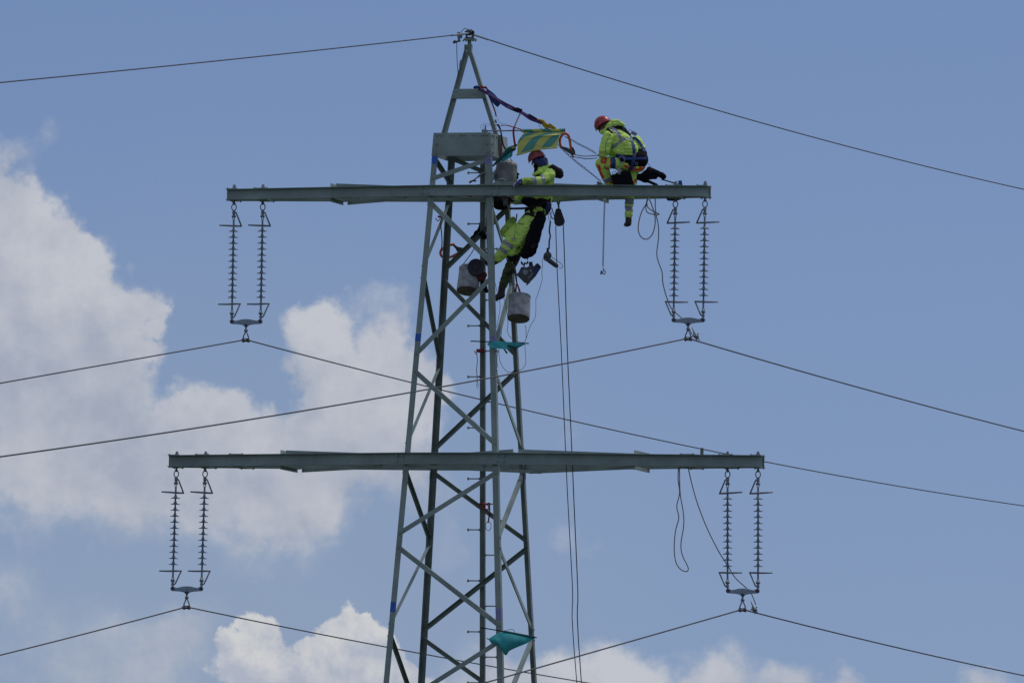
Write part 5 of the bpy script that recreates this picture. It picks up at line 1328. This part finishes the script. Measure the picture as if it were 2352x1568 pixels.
# webbing slings on the climbing pole and a brace
def band(c, r, h, m_, p, rx=1.0):
    m = MB(); m.lathe([(r * .96, -h), (r, -h), (r, h), (r * .96, h)], c, Z, 16); m.build('band', m_, p, smooth=True, autos=40)
s1 = thing('red_sling', 'dark red sling round the climbing pole with its tail hanging to a carabiner', 'sling', F7_(830, 680, .6))
yb_ = PC(zc(806)).y
band(F7_(833, 678, yb_), .070, .026, 'red_web', s1)
line('tail', 'red_web', [F7_(800, 700, yb_ - .07), F7_(805, 770, yb_ - .07), F7_(798, 850, yb_ - .07), F7_(804, 920, yb_ - .07), F7_(800, 995, yb_ - .07)], .010, None, None, parent=s1, flat=.6)
line('knot', 'rope_dark', [F7_(778, 680, yb_ - .07), F7_(798, 708, yb_ - .07)], .008, None, None, parent=s1, n=3)
m = MB(); m.ring(F7_(807, 985, yb_ - .08), V((0, 0, 1)), V((1, 0, 0)), .055, .014, .0045); m.build('hook', 'bright_metal', s1, smooth=True)
s2 = thing('red_sling', 'bright red sling looped over a step bolt with a carabiner dangling below it', 'sling', F8_(790, 430, .8))
yb_ = PC(zc(1165)).y - .09
for x, y in ((765, 435), (790, 440)): m = MB(); m.ring(F8_(x, y, yb_), V((.7, 0, .7)), V((-.7, .2, .7)), .040, .055, .012); m.build('loop', 'red_web', s2, smooth=True)
line('loop', 'red_web', [F8_(755, 420, yb_), F8_(785, 425, yb_), F8_(812, 418, yb_), F8_(812, 440, yb_), F8_(812, 480, yb_), F8_(804, 542, yb_)], .012, None, None, parent=s2)
m = MB(); m.ring(F8_(805, 564, yb_), V((0, 0, 1)), V((1, 0, 0)), .075, .045, .006); m.build('hook', 'bright_metal', s2, smooth=True)
s3 = thing('red_sling', 'dark red sling knotted round the left face brace near the upper crossarm', 'sling', FC_(300, 440, .2))
m = MB(); m.ring(FC_(297, 440, .18), V((1, 0, -.2)), V((.2, 1, 0)), .038, .04, .02); m.build('wrap', 'red_web', s3, smooth=True)
line('tail', 'red_web', [FC_(298, 455, .16), FC_(297, 540, .2), FC_(305, 620, .3), FC_(308, 720, .4), FC_(298, 800, .5)], .009, None, None, parent=s3)
line('tie', 'rope_dark', [FC_(240, 450, .14), FC_(265, 480, .15), FC_(285, 460, .16)], .007, None, None, parent=s3)

# black roll bag and hammer on the beam beside the crouching person
rb_ = thing('roll_bag', 'slack black bag lying over the beam to the right of the crouching person', 'bag', B(1100, 940, .0))
soft('bag', [cap(B(1130, 800, 0), .055, B(1260, 850, 0), .050), cap(B(1260, 850, 0), .052, B(1295, 875, 0), .048), cap(B(1040, 880, 0), .06, B(1130, 830, 0), .075), cap(B(1020, 880, .02), .06, B(1090, 905, .02), .062), cap(B(1160, 780, 0), .018, B(1150, 800, 0), .03), cap(B(950, 870, .05), .045, B(1040, 880, .02), .05), cap(B(1100, 870, 0), .06, B(1200, 880, 0), .035)], ['black_cloth'], rb_, vox=.009, smooth=4, wr=.008, fr=12)
line('bag_strap', 'black_cloth', [B(1110, 925, -.02), B(1160, 945, -.04), B(1225, 975, -.06)], .024, None, None, parent=rb_)
line('hanging_wire', 'dark_metal', [B(1110, 715, -.1), B(1130, 740, -.05), B(1150, 765, 0)], .004, None, None, parent=rb_)
hm = thing('hammer', 'hammer with a dark blue head lying on the beam right of the slack black bag', 'hammer', B(1480, 950, .05))
slab('head', 'blue_cloth', [B(x, y, .05) for x, y in ((1458, 925), (1500, 917), (1512, 972), (1482, 975))], .06, hm)
line('handle', 'dark_brown', [B(1270, 905, .0), B(1340, 925, .02), B(1405, 945, .04), B(1480, 962, .05)], .011, None, None, parent=hm)
soft('beam_wrap', [cap(B(1345, 1128, 0), .030, B(1430, 1132, 0), .034), cap(B(1430, 1132, 0), .034, B(1520, 1115, 0), .016)], ['navy_cloth'], None, B(1430, 1130, 0), vox=.008, smooth=3, wr=.005)
tag(bpy.data.objects['beam_wrap'], 'dark navy wrap under the beam at the inner right insulator', 'cloth')

# earthing leads on the right side
yl = -1.02
line('earthing_lead', 'cord_tan', [FR6(207, 200, yl + .05), FR6(195, 250, yl), FR6(150, 330, yl), FR6(124, 420, yl), FR6(120, 500, yl), FR6(148, 560, yl), FR6(200, 574, yl), FR6(245, 530, yl), FR6(268, 450, yl), FR6(268, 370, yl), FR6(240, 270, yl), FR6(212, 205, yl + .05)], .0095, 'tan rope loop hanging under the upper crossarm beside the dangling boot', 'rope')
line('earthing_lead', 'cord_tan', [FR6(200, 215, yl - .03), FR6(188, 280, yl - .03), FR6(195, 330, yl - .03), FR6(240, 350, yl - .03), FR6(298, 356, yl - .03), FR6(300, 346, yl - .03), FR6(258, 328, yl - .03), FR6(205, 290, yl - .03), FR6(196, 240, yl - .03)], .0085, 'smaller flat tan rope loop crossing the large loop under the upper crossarm', 'rope')
line('earthing_lead', 'cord_tan', [FR6(271, 200, yl), FR6(274, 330, yl), FR6(298, 450, yl), FR6(300, 560, yl), FR6(285, 700, yl), FR6(300, 780, yl), FR6(332, 870, yl), FR6(340, 970, yl), FR6(375, 1100, yl + .08), FR6(420, 1200, yl + .1), FR6(505, 1280, yl + .1), FR6(570, 1370, yl + .1), FR6(600, 1425, yl + .02)], .0085, 'long tan cable from the upper crossarm down past the inner insulator to the wire', 'cable')
y2 = -1.25
line('earthing_lead', 'cord_tan', [FR5(154, 45, y2), FR5(150, 160, y2), FR5(165, 290, y2), FR5(138, 420, y2), FR5(157, 530, y2), FR5(125, 660, y2), FR5(113, 830, y2), FR5(130, 960, y2), FR5(180, 1030, y2), FR5(235, 1046, y2), FR5(246, 1005, y2), FR5(192, 890, y2), FR5(178, 780, y2), FR5(205, 600, y2), FR5(198, 460, y2), FR5(172, 310, y2), FR5(165, 160, y2), FR5(164, 45, y2)], .0085, 'long narrow cable loop hanging under the lower crossarm', 'cable')
line('earthing_lead', 'cord_tan', [FR5(248, 50, y2), FR5(285, 210, y2), FR5(340, 400, y2), FR5(430, 630, y2), FR5(540, 850, y2), FR5(620, 975, y2 + .1), FR5(700, 1105, y2 + .12), FR5(815, 1212, y2 + .12), FR5(860, 1265, y2 + .12), FR5(900, 1368, y2 + .02)], .0085, 'long cable slanting from the lower crossarm behind the inner insulator to the wire', 'cable')
def gclamp(P, label):
    t = thing('grounding_clamp', label, 'clamp', P(0, 0))
    m = MB(); m.tube(spline([P(-18, -8), P(-6, -14), P(10, -6), P(22, 10), P(18, 30)], 5), [.020] * 21, 8); m.ell(P(4, 4), V((.040, 0, 0)), V((0, .04, 0)), V((0, 0, .035))); m.build('jaw', 'galvanised', t, smooth=True)
    for a, b in (((-20, -4), (-34, 12)), ((6, 20), (12, 48)), ((22, 20), (38, 42)), ((20, -12), (30, -24))):
        m = MB(); m.tube([P(*a), P(*b)], [.013, .008], 6); m.build('claw', 'galvanised', t, smooth=True)
    m = MB(); m.tube([P(-2, -10), P(-16, -40), P(-30, -78)], [.016, .010, .007], 8); m.build('screw_handle', 'galvanised', t, smooth=True)
yw = CL['UR'].y + .35
gclamp(lambda x, y: FR6(630 + x, 1440 + y, yw), 'spiky clamp on the wire right of the upper right suspension clamp')
yw = CL['LR'].y + .4
gclamp(lambda x, y: FR5(882 + x, 1410 + y, yw), 'spiky clamp on the wire right of the lower right suspension clamp')
# little bracket on the lower crossarm
FB2 = frame(2400, 1740, 3.36)
m = MB().mt('steel_paint'); q = FB2(1370, 230, -1.1); m.box(q, TU * .028, TV * .004, Z * .07); m.box(q - TU * .012, TU * .008, TV * .03, Z * .07); m.bolt(q + Z * .06 - TV * .006, -TV, .016, .02)
m.build('bracket', None, tower)
FRB = frame(1650, 700, 2.6133)
for x, y in ((585, 226), (612, 226)):
    m = MB().mt('red_web'); m.box(FRB(x, y, .30), TU * .016, TV * .002, Z * .013); m.build('red_mark', None, tower)
